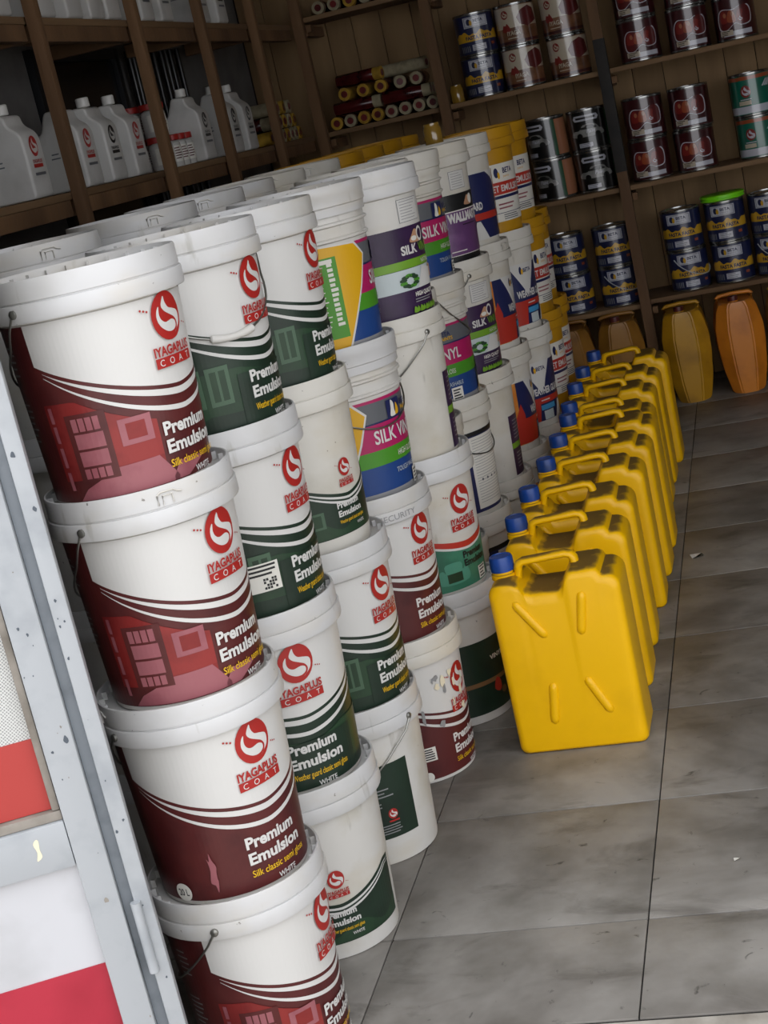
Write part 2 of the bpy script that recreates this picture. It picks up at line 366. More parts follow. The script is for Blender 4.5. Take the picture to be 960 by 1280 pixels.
def art_silk():
    a = Art(r_body); a.band(-175, 178, .012, .232, 'blue')
    a.band(-175, 178, .228, .235, 'magenta'); a.band(-175, 178, .182, .228, 'grey'); a.band(-175, 178, .178, .182, 'navy'); a.band(-175, 178, .002, .020, 'silver'); a.band(-175, 178, .118, .178, 'magenta'); a.band(-175, 178, .082, .118, 'lime')
    tip, le = -6, -175
    a.poly([(-72, .010), (-40, .010), (tip-8, .14), (tip+2, .205), (tip-10, .236), (-72, .245)], 'white'); a.poly([(-72, .012), (-42, .012), (tip-10, .14), (tip, .203), (tip-11.5, .232), (-72, .241)], 'gold')
    rect(a, -66, -40, .035, .215, 'lime'); rect(a, -62, -44, .202, .211, 'sticker'); a.lines(-50, .195, .018, 13, .011, .007, 'sticker'); a.lines(-63, .195, .022, 13, .011, .0025, 'sticker')
    a.text('SILK VINYL', -1, .133, .031, 'white', w=.165, bold=.02, align='L'); a.text('HIGH GLOSS', 24, .092, .014, 'sticker', w=.075, align='L')
    a.text('TOUGH WASHABLE', 18, .055, .012, 'pale', w=.11, align='L')
    a.shape(28, .202, .024, .021, [(-1, -1), (1, -1), (1, 1), (-1, 1)], 'navy')
    a.shape(26, .202, .011, .019, smooth_closed([(-.3, 1), (.5, .6), (.6, -.4), (1, -.9), (-.8, -.9), (-.5, 0)]), 'sticker'); a.shape(32, .199, .008, .013, smooth_closed([(0, 1), (1, -.2), (.6, -1), (-.8, -1), (-.4, 0)]), 'gold')
    a.text('BETA', 40, .203, .012, 'navy', w=.038, align='L', bold=.03); a.text('PAINTS', 40, .190, .0095, 'gold', w=.044, align='L', bold=.02)
    rect(a, 44, 60, .014, .05, 'sticker'); a.lines(46, .04, .03, 4, .008, .004, 'black')
    a.poly([(96, .012), (150, .012), (150, .228), (126, .14)], 'white'); a.poly([(99, .012), (150, .012), (150, .222), (128, .14)], 'gold')
    return a.mesh('label_silk')
def art_nature():
    a = Art(r_body); a.band(-70, 110, .010, .222, 'purple'); a.band(-70, -46, .010, .222, 'mauve')
    rect(a, 4, 38, .232, .287, 'grey'); rect(a, 4.5, 37.5, .2332, .2858, 'white'); a.lines(7, .280, .065, 7, .0068, .0016, 'grey_text')
    a.band(-70, 110, .124, .144, 'leaf'); a.band(-44, 110, .072, .123, 'pale')
    a.shape(24, .196, .026, .017, smooth_closed([(-1, -.8), (-.6, .2), (-.1, .9), (.5, .5), (1, -.2), (.9, -.9)]), 'skin'); a.shape(32, .198, .015, .018, DISC, 'sticker'); a.shape(32, .198, .010, .012, DISC, 'purple'); a.shape(20, .190, .012, .006, DISC, 'sticker')
    a.text('SILK', -1, .157, .021, 'white', w=.056, bold=.036, align='L'); a.text('VINYL', 25, .157, .021, 'leaf', w=.062, bold=.02, align='L')
    a.text('NATURE', 36, .129, .011, 'sticker', w=.05)
    for k in range(11):
        an = k*.57; a.shape(4+9*math.cos(an), .094+.013*math.sin(an), .011, .0045, DISC, 'green2' if k % 3 else 'lime', same=k > 1)
    a.shape(46, .104, .024, .016, DISC, 'skin'); a.poly([(14, .073), (40, .073), (44, .112), (24, .122)], 'white')
    a.text('HIGH QUALITY', 24, .054, .0105, 'sticker', w=.08, bold=.03); a.lines(6, .046, .08, 2, .006, .0022, 'grey_text')
    for k in range(5): a.shape(6+k*9, .024, .010, .008, smooth_closed([(-1, -.9), (-.6, .9), (.2, .3), (.5, 1), (1, -.6)]), 'leaf', same=k > 0)
    return a.mesh('label_nature')
def art_wall():
    a = Art(r_body); rect(a, 8, 36, .228, .282, 'grey'); rect(a, 8.6, 35.4, .2292, .2808, 'white'); a.lines(11, .273, .05, 6, .0075, .0016, 'grey_text')
    a.band(-80, 120, .012, .215, 'black'); a.band(-80, 120, .030, .166, 'sticker'); a.band(-80, 120, .032, .163, 'violet')
    a.shape(36, .190, .022, .016, smooth_closed([(-1, -.8), (-.6, .2), (-.1, .9), (.5, .5), (1, -.2), (.9, -.9)]), 'skin'); a.shape(42, .192, .013, .015, DISC, 'sticker')
    a.text('WALLMASTER', -4, .132, .026, 'white', w=.165, bold=.06, align='L'); a.lines(18, .118, .08, 1, .01, .003, 'black')
    a.poly([(46, .032), (80, .032), (80, .13), (58, .11), (50, .07)], 'mauve'); a.lines(-6, .042, .08, 1, .01, .003, 'sticker')
    return a.mesh('label_wall')
def art_guard():
    a = Art(r_body); a.band(-70, 90, .030, .246, 'white'); a.poly([(-70, .030), (-70, .244), (-46, .244), (-14, .09), (-30, .03)], 'orange')
    a.poly([(-50, .032), (-50, .244), (-34, .244), (-4, .13), (20, .244), (60, .244), (90, .2), (90, .032)], 'navy'); a.poly([(-62, .10), (-46, .17), (-40, .13), (-40, .032), (-62, .032)], 'ored')
    a.poly([(-30, .244), (2, .15), (16, .244)], 'white'); a.text('BETA', 0, .214, .014, 'navy', w=.042, bold=.03); a.shape(-14, .222, .006, .014, DISC, 'navy', same=True); a.shape(-11, .217, .005, .010, DISC, 'gold')
    a.text('WEATHER GUARD', -26, .128, .024, 'white', w=.17, bold=.04, align='L')
    a.band(-50, 90, .094, .116, 'ored'); a.lines(-8, .103, .05, 1, .01, .004, 'white'); a.poly([(-50, .032), (-14, .032), (-10, .094), (-50, .094)], 'ored')
    rect(a, -10, 20, .070, .088, 'cyan'); rect(a, -6, 14, .034, .066, 'pale'); a.poly([(20, .032), (48, .032), (36, .09), (30, .09)], 'white')
    rect(a, 92, 100, .03, .246, 'orange')
    return a.mesh('label_guard')
def art_jet():
    a = Art(r_body); a.band(-75, 75, .050, .246, 'sticker'); a.shape(-16, .216, .009, .017, DISC, 'navy'); a.shape(-12, .206, .005, .012, DISC, 'gold'); a.text('BETA', -4, .212, .018, 'navy', w=.05, bold=.03, align='L'); a.text('paints', -4, .198, .008, 'gold', w=.03, align='L')
    a.band(-75, 75, .142, .184, 'ored'); a.band(-75, 75, .128, .138, 'navy'); a.text('JET EMULSION', 4, .152, .022, 'white', w=.165, bold=.03)
    a.lines(-20, .106, .095, 2, .013, .005, 'pink'); rect(a, -40, 60, .078, .080, 'navy'); a.lines(-14, .070, .1, 3, .007, .003, 'grey')
    return a.mesh('label_jet')
def art_strip():
    a = Art(r_body); rect(a, -20, 60, .012, .205, 'purple'); rect(a, -20, 60, .098, .116, 'leaf'); a.lines(-12, .185, .09, 6, .011, .003, 'grey_text'); a.lines(-12, .08, .09, 5, .011, .003, 'grey_text')
    return a.mesh('label_purple_rear')
def art_text_panel():
    a = Art(r_body); a.band(-75, 120, .020, .262, 'navy'); a.band(-22, 50, .030, .246, 'sticker'); a.lines(-18, .236, .14, 24, .0082, .0014, 'grey_text')
    for k in range(4): a.shape(-10+k*9, .115, .004, .004, DISC, 'grey', same=k > 0)
    a.band(-75, 120, .250, .262, 'black')
    return a.mesh('label_text_panel')
def art_sofa():
    a = Art(r_body); e = lambda t: .118+.06*(abs(t)/80)**1.6
    a.band(-80, 80, .014, e, 'teal'); a.band(-80, 80, lambda t: e(t)-.002, lambda t: e(t)+.006+.008*taper(t, 80), 'ored'); a.band(-80, 80, lambda t: e(t)-.008, lambda t: e(t)-.002, 'white')
    so = smooth_closed([(-1, -.8), (-1, .3), (-.75, .45), (-.6, .2), (-.55, .9), (.5, .9), (.6, .2), (.8, .45), (1, .3), (1, -.8)], 4)
    a.shape(-24, .058, .042, .030, so, pr('sofa', '4f9078')); a.shape(-24, .048, .022, .012, [(-1, -1), (1, -1), (1, 1), (-1, 1)], 'green2')
    a.text('Premium', -10, .090, .017, 'black', w=.085, bold=.04, align='L'); a.text('Emulsion', -10, .068, .017, 'black', w=.092, bold=.04, align='L')
    rect(a, 10, 26, .018, .052, 'sticker'); a.lines(12, .046, .03, 4, .008, .0035, 'black'); sign_logo(a, 0, .240)
    return a.mesh('label_sofa')
def art_dark_green():
    a = Art(r_body); a.band(-90, 110, .024, .220, 'green'); a.band(-90, 110, .100, .112, 'brown'); a.text('VINYL', -4, .160, .012, 'sticker', w=.055, bold=.03, align='L')
    a.shape(2, .088, .014, .02, smooth_closed([(-1, -.4), (-.3, .9), (.7, .6), (1, -.5), (.2, -1)]), 'ored'); a.shape(12, .066, .012, .01, DISC, 'brown')
    return a.mesh('label_dark_green')

# ------------------------------------------------------------------ bucket parts
def m_body(kind):
    bm = bmesh.new()
    pr_ = [(0, .003), (.118, .003), (.122, 0), (.1275, .002), (.1285, .012), (r_body(.20), .20)]
    if kind == 'ring': pr_ += [(r_body(.243), .243), (.147, .246), (.147, .251), (.1425, .254), (.1430, .276), (.1495, .279), (.1495, .284), (.144, .287), (.144, .312), (0, .312)]
    else: pr_ += [(r_body(.297), .297), (.148, .299), (.148, .304), (.144, .306), (.144, .312), (0, .312)]
    add_lathe(bm, pr_, 56)
    return bm
def m_lid(kind):
    bm = bmesh.new()
    if kind == 'ring': pf = [(.1455, .300), (.150, .300), (.1505, .318), (.154, .321), (.154, .340), (.1555, .343), (.1555, .362), (.1535, .366), (.1495, .366), (.1480, .361), (.1470, .349), (.138, .3485), (.137, .350), (0, .350)]
    else: pf = [(.1455, .301), (.1562, .301), (.1572, .304), (.1568, .328), (.1562, .3292), (.1525, .3298), (.1525, .3318), (.1545, .3326), (.1545, .361), (.1530, .3655), (.1500, .3655), (.1488, .361), (.1480, .347), (.1385, .3465), (.1375, .350), (0, .350)]
    add_lathe(bm, pf, 56)
    n = 26
    for k in range(n):
        a = 2*math.pi*k/n; b = bmesh.new(); add_box(b, .1400, .1490, -.0016, .0016, .3455, .3600)
        bmesh.ops.rotate(b, verts=b.verts, cent=(0, 0, 0), matrix=Matrix.Rotation(a, 3, 'Z'))
        tmp = bpy.data.meshes.new('x'); b.to_mesh(tmp); b.free(); bm.from_mesh(tmp); bpy.data.meshes.remove(tmp)
    return bm
def m_tab():
    bm = bmesh.new(); r0 = .1562; pts = [(-6, .336), (-6, .352), (-4, .356), (4, .356), (6, .352), (9, .350)]
    add_tube(bm, [(r0*math.cos(R(t)), r0*math.sin(R(t)), z) for t, z in pts], .0014, 6)
    add_tube(bm, [(r0*math.cos(R(t)), r0*math.sin(R(t)), z) for t, z in [(-3, .336), (-3, .350), (3, .350), (3, .336)]], .0012, 6)
    return bm
def m_handle(sag):
    bm = bmesh.new(); pts = []
    for k in range(29):
        t = k/28; th = R(-90+180*t); z = .317-sag*math.sin(math.pi*t)**.8
        r = .1605 if z > .298 else max(r_body(z)+.006, .1605-(.298-z)*.35)
        pts.append((r*math.cos(th), r*math.sin(th), z))
    add_tube(bm, pts, .0021, 6)
    for s in (-1, 1):
        b = bmesh.new(); add_lathe(b, [(0, -.004), (.007, -.004), (.007, .002), (.004, .004), (0, .004)], 10)
        bmesh.ops.rotate(b, verts=b.verts, cent=(0, 0, 0), matrix=Matrix.Rotation(-s*math.pi/2, 3, 'X')); bmesh.ops.translate(b, verts=b.verts, vec=(0, s*.1585, .317))
        tmp = bpy.data.meshes.new('x'); b.to_mesh(tmp); b.free(); bm.from_mesh(tmp); bpy.data.meshes.remove(tmp)
    return bm
def m_grip(sag):
    bm = bmesh.new(); z = .317-sag; r = max(r_body(z)+.006, .1605-(.298-z)*.35)+.001
    add_tube(bm, [(r*math.cos(R(t)), r*math.sin(R(t)), z+.317*0+sag*(1-math.cos(R(t))**.8)) for t in (-18, -17, -12, -6, 0, 6, 12, 17, 18)], [.005, .0075, .0075, .0065, .0065, .0065, .0075, .0075, .005], 10)
    return bm
BODY = {}; LID = {}; HAND = {}
def body_mesh(kind, m):
    k = (kind, m.name)
    if k not in BODY: BODY[k] = finish(m_body(kind), 'body_'+kind, m)
    return BODY[k]
def lid_mesh(kind, m):
    k = (kind, m.name)
    if k not in LID: LID[k] = finish(m_lid(kind), 'lid_'+kind, m)
    return LID[k]
def handle_mesh(sag):
    if sag not in HAND: HAND[sag] = (finish(m_handle(sag), 'handle', steel), finish(m_grip(sag), 'grip', white))
    return HAND[sag]
TAB = finish(m_tab(), 'tab', white)
SECURITY = None
def bucket(x, y, z, phi, art, label, kind='plain', m=None, lidm=None, hand=None, tab=None, group=None, name='paint_bucket', sz=1.0):
    """phi: direction of the artwork's middle, degrees to the right of the line of sight from the doorway"""
    m = m or white; lidm = lidm or (white_lid if m is white else m)
    a_cam = math.atan2(-y, -x); rz = a_cam + R(phi) + math.pi/2
    o = empty(name, (x, y, z), rz); o.scale = (1, 1, sz); tag(o, label, 'bucket', group)
    link('body', body_mesh(kind, m), o)
    l = link('lid', lid_mesh(kind, lidm), o, rot=(0, 0, random.uniform(0, .2)))
    if tab is not None: link('tear_tab', TAB, l, rot=(0, 0, a_cam+R(tab)-rz-l.rotation_euler.z))
    if art: link('label', art, o)
    if hand:
        d, sag, grip = hand; hm, gm = handle_mesh(sag)
        h = link('handle', hm, o, rot=(0, 0, a_cam+R(d)-rz))
        if grip: link('grip', gm, h)
    return o

# ------------------------------------------------------------------ the setting
TX, TY = .503, .492
X0, Y0 = -.4005, 2.63
YF = 2.31; XL, XR, YB, ZC = -2.30, 3.60, 7.70, 2.95  # right side is unseen; XR set wide so more daylight reaches the interior
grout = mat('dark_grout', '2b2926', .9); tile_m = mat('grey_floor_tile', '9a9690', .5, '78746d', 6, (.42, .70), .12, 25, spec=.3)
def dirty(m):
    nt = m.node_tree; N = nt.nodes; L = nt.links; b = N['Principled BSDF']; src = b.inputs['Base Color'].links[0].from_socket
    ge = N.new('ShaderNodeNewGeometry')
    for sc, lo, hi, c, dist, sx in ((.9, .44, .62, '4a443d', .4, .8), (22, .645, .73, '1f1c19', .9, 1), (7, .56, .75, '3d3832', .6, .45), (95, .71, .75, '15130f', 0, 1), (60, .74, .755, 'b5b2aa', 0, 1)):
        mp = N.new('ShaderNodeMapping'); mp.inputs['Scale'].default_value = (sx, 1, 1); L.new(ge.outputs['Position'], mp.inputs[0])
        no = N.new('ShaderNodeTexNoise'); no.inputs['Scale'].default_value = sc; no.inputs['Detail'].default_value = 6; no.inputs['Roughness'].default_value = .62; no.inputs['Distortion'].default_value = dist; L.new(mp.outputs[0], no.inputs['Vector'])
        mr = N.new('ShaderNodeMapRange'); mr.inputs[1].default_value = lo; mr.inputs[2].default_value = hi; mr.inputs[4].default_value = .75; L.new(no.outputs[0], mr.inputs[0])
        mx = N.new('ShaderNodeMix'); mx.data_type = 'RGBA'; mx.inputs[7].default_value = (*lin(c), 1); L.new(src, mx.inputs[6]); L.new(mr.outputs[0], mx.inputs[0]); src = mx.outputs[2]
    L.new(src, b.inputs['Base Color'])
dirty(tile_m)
fl = tag(link('floor', box_mesh('floor', (XL, XR, YF, YB, -.10, -.004), grout, 0)), kind='structure')
TILE = {}
kx0 = math.floor((XL-X0)/TX); ky0 = -1
for ix in range(kx0, math.ceil((XR-X0)/TX)):
    for iy in range(-1, math.ceil((YB-Y0)/TY)):
        x0, x1 = max(XL, X0+ix*TX)+.0014, min(XR, X0+(ix+1)*TX)-.0014; y0, y1 = max(YF, Y0+iy*TY)+.0028, min(YB, Y0+(iy+1)*TY)-.0028
        if x1-x0 < .02 or y1-y0 < .02: continue
        key = (round(x1-x0, 3), round(y1-y0, 3))
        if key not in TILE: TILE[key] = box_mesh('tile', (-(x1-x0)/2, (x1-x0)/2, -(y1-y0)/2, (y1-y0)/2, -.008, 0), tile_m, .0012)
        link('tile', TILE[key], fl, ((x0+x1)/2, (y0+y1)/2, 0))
ground_m = mat('worn_concrete_step', 'b0aaa0', .85, '857e73', 9, (.45, .7), .3, 30)
tag(link('ground', box_mesh('ground', (-7, 8, -8, YF-.004, -.12, -.002), ground_m, 0)), kind='structure')
plaster = mat('grey_plaster', '6f6c69', .9, '5c5956', 5, (.4, .7), .2, 30); ply = mat('brown_board', '8a7f72', .85, '74695c', 5)
tag(link('wall_left', box_mesh('wall_left', (XL-.12, XL, 2.14, YB, -.1, ZC), plaster, 0)), kind='structure')
tag(link('wall_right', box_mesh('wall_right', (XR, XR+.12, 2.14, YB, -.1, ZC), plaster, 0)), kind='structure')
tag(link('ceiling', box_mesh('ceiling', (XL-.12, XR+.12, 2.02, YB+.12, ZC, ZC+.1), ply, 0)), kind='structure')
wb = tag(link('wall_back', box_mesh('wall_back', (XL-.12, XR+.12, YB, YB+.12, -.1, ZC), mat('dark_backing', '2a211a', .9), 0)), kind='structure')
PLK = [box_mesh('plank', (-w/2, w/2, -.018, 0, 0, ZC-.01), wood2, .003) for w in (.126, .138, .150)]
x = XL+.075; i = 0
while x < XR-.05:
    k = (i*7+3) % 3; w = (.126, .138, .150)[k]; link('plank', PLK[k], wb, (x, YB-random.uniform(0, .004), .005)); x += w/2+.003+(.126, .138, .150)[((i+1)*7+3) % 3]/2; i += 1
facade = mat('facade_paint', '8b8780', .8, '77736c', 4)
tag(link('wall_front', box_mesh('wall_front', (XL-2.5, -1.150, 2.06, 2.135, -.1, ZC), facade, 0)), kind='structure')
tag(link('wall_front_pier', box_mesh('wall_front_pier', (3.45, XR+2.5, 2.03, 2.135, -.1, ZC), facade, 0)), kind='structure')  # unseen pier, set far right to widen the opening for more light inside
tag(link('trim_1', box_mesh('trim_1', (-1.115, 3.45, 2.03, 2.135, 2.78, ZC), facade, 0)), kind='structure')


# ------------------------------------------------------------------ open metal door leaf beside the stacks
def dotted(name, c):
    m = mat(name, c, .45); nt = m.node_tree; N = nt.nodes; L = nt.links; b = N['Principled BSDF']
    tc = N.new('ShaderNodeTexCoord'); mp = N.new('ShaderNodeMapping'); mp.inputs['Scale'].default_value = (260, 260, 260); mp.inputs['Rotation'].default_value = (0, .6, 0); L.new(tc.outputs['Object'], mp.inputs[0])
    vo = N.new('ShaderNodeTexVoronoi'); vo.inputs['Randomness'].default_value = .15; vo.inputs['Scale'].default_value = 1; L.new(mp.outputs[0], vo.inputs['Vector'])
    mr = N.new('ShaderNodeMapRange'); mr.inputs[1].default_value = .28; mr.inputs[2].default_value = .40; L.new(vo.outputs['Distance'], mr.inputs[0])
    mx = N.new('ShaderNodeMix'); mx.data_type = 'RGBA'; d = lin(c); mx.inputs[6].default_value = (d[0]*.45, d[1]*.45, d[2]*.46, 1); mx.inputs[7].default_value = (*d, 1)
    L.new(mr.outputs[0], mx.inputs[0]); L.new(mx.outputs[2], b.inputs['Base Color'])
    return m
AL = R(24)
door = empty('door_1', (-1.052, 2.002, 0), AL); tag(door, kind='structure')
# local: x along the leaf (0 = hinge edge at the right), -y faces the street
def dpart(name, dims, m, bev=.002, par=door): return link(name, box_mesh(name, dims, m, bev), par)
dpart('jamb_strip', (-.026, 0, -.012, .035, 0, 2.40), metal_grey, .004)
dpart('hinge_groove', (-.044, -.0265, .004, .030, 0, 2.38), metal_dark, .001)
dpart('stile', (-.092, -.0445, -.016, .026, .03, 2.36), metal_grey, .004)
dpart('stile', (-.90, -.838, -.016, .026, .03, 2.36), metal_grey, .004)
dpart('rail', (-.838, -.0925, -.015, .024, .565, .640), metal_grey, .003)
dpart('rail', (-.838, -.0925, -.015, .024, .03, .11), metal_grey, .003)
dpart('rail', (-.838, -.0925, -.015, .024, 1.62, 1.70), metal_grey, .003)
dpart('rail', (-.838, -.0925, -.015, .024, 2.28, 2.36), metal_grey, .003)
dpart('bead', (-.838, -.0925, -.010, .016, .6405, .656), dirt_bead, .003)
dpart('bead', (-.1045, -.0928, -.010, .016, .657, 1.619), dirt_bead, .003)
up = dpart('upper_panel', (-.838, -.105, .004, .010, .657, 1.62), dotted('perforated_white_film', 'c2c2be'), 0)
dpart('red_film', (-.838, -.105, .002, .0039, .657, .772), dotted('perforated_red_film', 'a43530'), 0, up)
lp = dpart('lower_panel', (-.838, -.093, .000, .008, .111, .5645), mat('white_sheet', 'bcbcbf', .3, 'b0b0b2', 7), 0)
dpart('red_band', (-.838, -.093, -.002, -.0001, .111, .392), mat('red_sheet', 'a8283a', .32, '9a2032', 7), 0, lp)
dpart('top_panel', (-.838, -.093, .002, .010, 1.701, 2.279), MATS['white_sheet'], 0)
for z in (.42, 1.35, 2.1): 
    bm = bmesh.new(); add_lathe(bm, [(0, z-.06), (.008, z-.06), (.008, z+.06), (0, z+.06)], 12, cx=-.024, cy=-.014); link('hinge', finish(bm, 'hinge', metal_grey), door)
rnd = random.Random(3)
for k in range(40):
    z = rnd.uniform(.2, 1.45); xx = rnd.choice([rnd.uniform(-.090, -.047), rnd.uniform(-.023, -.003), rnd.uniform(-.090, -.047)]); s = rnd.uniform(.0006, .0024) if k % 9 else rnd.uniform(.003, .005)
    yf = -.0165 if xx < -.04 else -.0125
    bm = bmesh.new(); pts = smooth_closed([(math.cos(j*.9)*rnd.uniform(.5, 1.1)*s, math.sin(j*.9)*rnd.uniform(.5, 1.6)*s) for j in range(7)], 3)
    vs = [bm.verts.new((xx+px, yf, z+pz)) for px, pz in pts]; bm.faces.new(vs); link('paint_chip', finish(bm, 'chip', rust if k % 5 else MATS['dirty_grey_bead'], 0), door)
bm = bmesh.new(); vs = [bm.verts.new((-.140+px*.005, -.0156, .606+pz*.017)) for px, pz in smooth_closed([(-1, -1), (-.3, -.2), (-.9, .6), (.2, 1), (.9, .8), (.6, 0), (.8, -.7)], 3)]; bm.faces.new(vs); link('paint_splash', finish(bm, 'splash', P['cream'], 0), door)

# ------------------------------------------------------------------ front row of bucket stacks
H = .351
A = dict(red=art_red(), red_plain=art_red_plain(True), red_plain2=art_red_plain(False), torn=art_torn(), green=art_green(), green_st=art_green(True), green_small=art_green_small(), green_back=art_green_back(),
 silk=art_silk(), nature=art_nature(), wall=art_wall(), guard=art_guard(), jet=art_jet(), strip=art_strip(), panel=art_text_panel(), sofa=art_sofa(), dkgreen=art_dark_green())
ORD = ['', 'first', 'second', 'third', 'fourth', 'fifth', 'sixth', 'seventh', 'eighth', 'ninth', 'tenth', 'eleventh', 'twelfth']
DESC = dict(red='bucket with maroon room-scene label', red_plain='maroon-labelled bucket with 20 L disc', red_plain2='bucket with plain maroon label', torn='paint-smeared bucket with maroon label', green='bucket with dark green label',
 green_st='bucket with dark green label and barcode sticker', green_small='bucket with short dark green label', green_back='white bucket showing rear green panel', silk='bucket with pink, grey and blue silk label', nature='bucket with purple and lime label',
 wall='bucket with black and violet label', guard='bucket with navy, white and red label', jet='yellow bucket with white and red label', strip='white bucket showing edge of purple label', panel='bucket with navy rear text panel', sofa='bucket with teal sofa label', dkgreen='bucket with dark green and brown-band label')
LEV = {4: 'topmost', 3: 'second from top', 2: 'third from top', 1: 'on the floor'}
CC = {1: (-1.042, 2.315), 2: (-1.034, 2.695), 3: (-1.019, 3.058), 4: (-.994, 3.449), 5: (-.942, 3.768), 6: (-1.022, 4.130), 7: (-.999, 4.455), 8: (-.978, 4.830), 9: (-.968, 5.205), 10: (-.932, 5.535), 11: (-.924, 5.870), 12: (-.935, 6.195)}
# stack: {level: (art, phi, handle(dir, sag, grip), tab, (dx, dy), kind)}
FR = {
 1: {4: ('red', 50, (-136, .14, 0), None, (.004, 0)), 3: ('red', 47, (-132, .15, 0), 14, (.006, .004)), 2: ('red_plain', 33, (-150, .12, 0), -75, (0, 0)), 1: ('red', 62, (-112, .14, 0), None, (-.004, 0))},
 2: {4: ('green', 58, (28, .145, 1), None, (.014, -.004)), 3: ('green_st', 57, (-150, .12, 0), None, (.008, 0)), 2: ('green', 18, (-150, .12, 0), None, (0, 0)), 1: ('green_small', 8, (-150, .12, 0), None, (0, 0))},
 3: {4: ('green', 66, (-150, .12, 0), None, (.010, 0)), 3: ('green_small', 46, (-150, .12, 0), None, (.004, 0)), 2: ('green', 53, (-150, .14, 0), None, (.010, 0)), 1: ('green_back', 8, (-42, .14, 0), None, (0, 0))},
 4: {4: ('silk', 64, (-150, .12, 0), None, (0, 0), 'ring'), 3: ('silk', 24, (38, .15, 0), None, (0, 0), 'ring'), 2: ('red_plain2', 52, (-150, .12, 0), None, (0, 0)), 1: ('torn', 60, (-150, .12, 0), None, (0, 0))},
 5: {4: ('nature', 34, (-150, .12, 0), None, (.010, 0)), 3: ('strip', 82, (-48, .14, 0), None, (0, 0)), 2: ('sofa', 45, (-150, .12, 0), None, (0, 0)), 1: ('dkgreen', 44, (-150, .12, 0), None, (0, 0))},
 6: {4: ('silk', 40, (-150, .12, 0), None, (0, 0), 'ring'), 3: ('silk', 62, (-150, .12, 0), None, (0, 0), 'ring'), 2: ('silk', 95, (-150, .12, 0), None, (0, 0), 'ring'), 1: ('silk', 60, (-150, .12, 0), None, (0, 0), 'ring')},
 7: {4: ('silk', 27, (-150, .12, 0), None, (0, 0), 'ring'), 3: ('silk', -22, (110, .14, 0), None, (0, 0), 'ring'), 2: ('panel', 50, (60, .13, 0), None, (0, 0)), 1: ('panel', 60, (-150, .12, 0), None, (0, 0))},
 8: {4: ('wall', 25, (-150, .12, 0), None, (0, 0)), 3: ('nature', 26, (-60, .12, 0), None, (0, 0)), 2: ('strip', 72, (-150, .12, 0), None, (0, 0)), 1: ('strip', 150, (-150, .12, 0), None, (0, 0))},
 9: {4: ('guard', -2, (-150, .12, 0), None, (0, 0)), 3: ('guard', 80, (-150, .12, 0), 60, (0, 0)), 2: ('guard', 84, (-150, .12, 0), None, (0, 0)), 1: ('guard', 90, (-150, .12, 0), None, (0, 0))},
 10: {4: ('jet', 46, (-150, .12, 0), None, (0, 0), 'yellow'), 3: ('guard', 52, (-150, .12, 0), None, (0, 0)), 2: ('guard', 40, (-150, .12, 0), None, (0, 0)), 1: ('guard', 30, (-150, .12, 0), None, (0, 0))},
 11: {4: ('jet', 46, (-150, .12, 0), None, (0, 0), 'yellow'), 3: ('jet', 58, (-150, .12, 0), None, (0, 0), 'yellow'), 2: ('jet', 60, (-150, .12, 0), None, (0, 0), 'yellow'), 1: ('jet', 50, (-150, .12, 0), None, (0, 0), 'yellow')},
 12: {3: ('jet', 50, (-150, .12, 0), None, (-.01, 0), 'yellow'), 2: ('jet', 55, (-150, .12, 0), None, (0, 0), 'yellow'), 1: ('jet', 52, (-150, .12, 0), None, (0, 0), 'yellow')}}
for c, lv in FR.items():
    for k in sorted(lv):
        q = lv[k]; art, phi, hd, tb, (dx, dy) = q[:5]; kd = q[5] if len(q) > 5 else 'plain'
        pos = 'topmost' if k == max(lv) else LEV[k] if c < 12 else {2: 'second from top', 1: 'on the floor'}[k]
        lab = '%s, %s, %s stack from the door' % (DESC[art], pos, ORD[c])
        m = yellow_pl if kd == 'yellow' else (white_old if (c >= 6 or (c, k) in ((3, 3), (5, 3))) else white)
        lm = white_old if (c, k) in ((4, 1), (6, 2), (6, 1)) else white_lid if m is white else m
        b = bucket(CC[c][0]+dx, CC[c][1]+dy, (k-1)*H, phi, A[art], lab, 'ring' if kd == 'ring' else 'plain', m, lm, hd, tb, 'front row of stacked paint buckets')
        if (c, k) == (4, 2):
            a = Art(lambda z: .1572); a.text('SECURITY', -46, .308, .014, 'grey_text', w=.085, align='L')
            link('embossed_lettering', a.mesh('security'), [ch for ch in b.children if ch.name.startswith('lid')][0])
# second row, lids showing over the front row
for y, m in ((2.88, white), (3.48, white), (3.82, white), (4.14, white), (4.47, white_old), (4.90, white_old), (5.24, yellow_pl), (5.57, yellow_pl), (5.90, yellow_pl), (6.23, yellow_pl)):
    for k in range(4):
        yl = m is yellow_pl; x = -1.40 + (0.012 if abs(y-3.82) < .01 else 0)
        bucket(x, y, k*H*1.019, 20 if not yl else 50, A['jet'] if yl and k == 3 else None, '%s bucket, %s, in the row behind the %s front stack' % ('yellow' if yl else 'plain white', LEV[k+1], ORD[min(CC, key=lambda c: abs(CC[c][1]-y))]),
               'plain', m, None, (-150, .12, 0), 18 if k == 3 else None, 'second row of yellow buckets' if yl else 'second row of white buckets', sz=1.019)

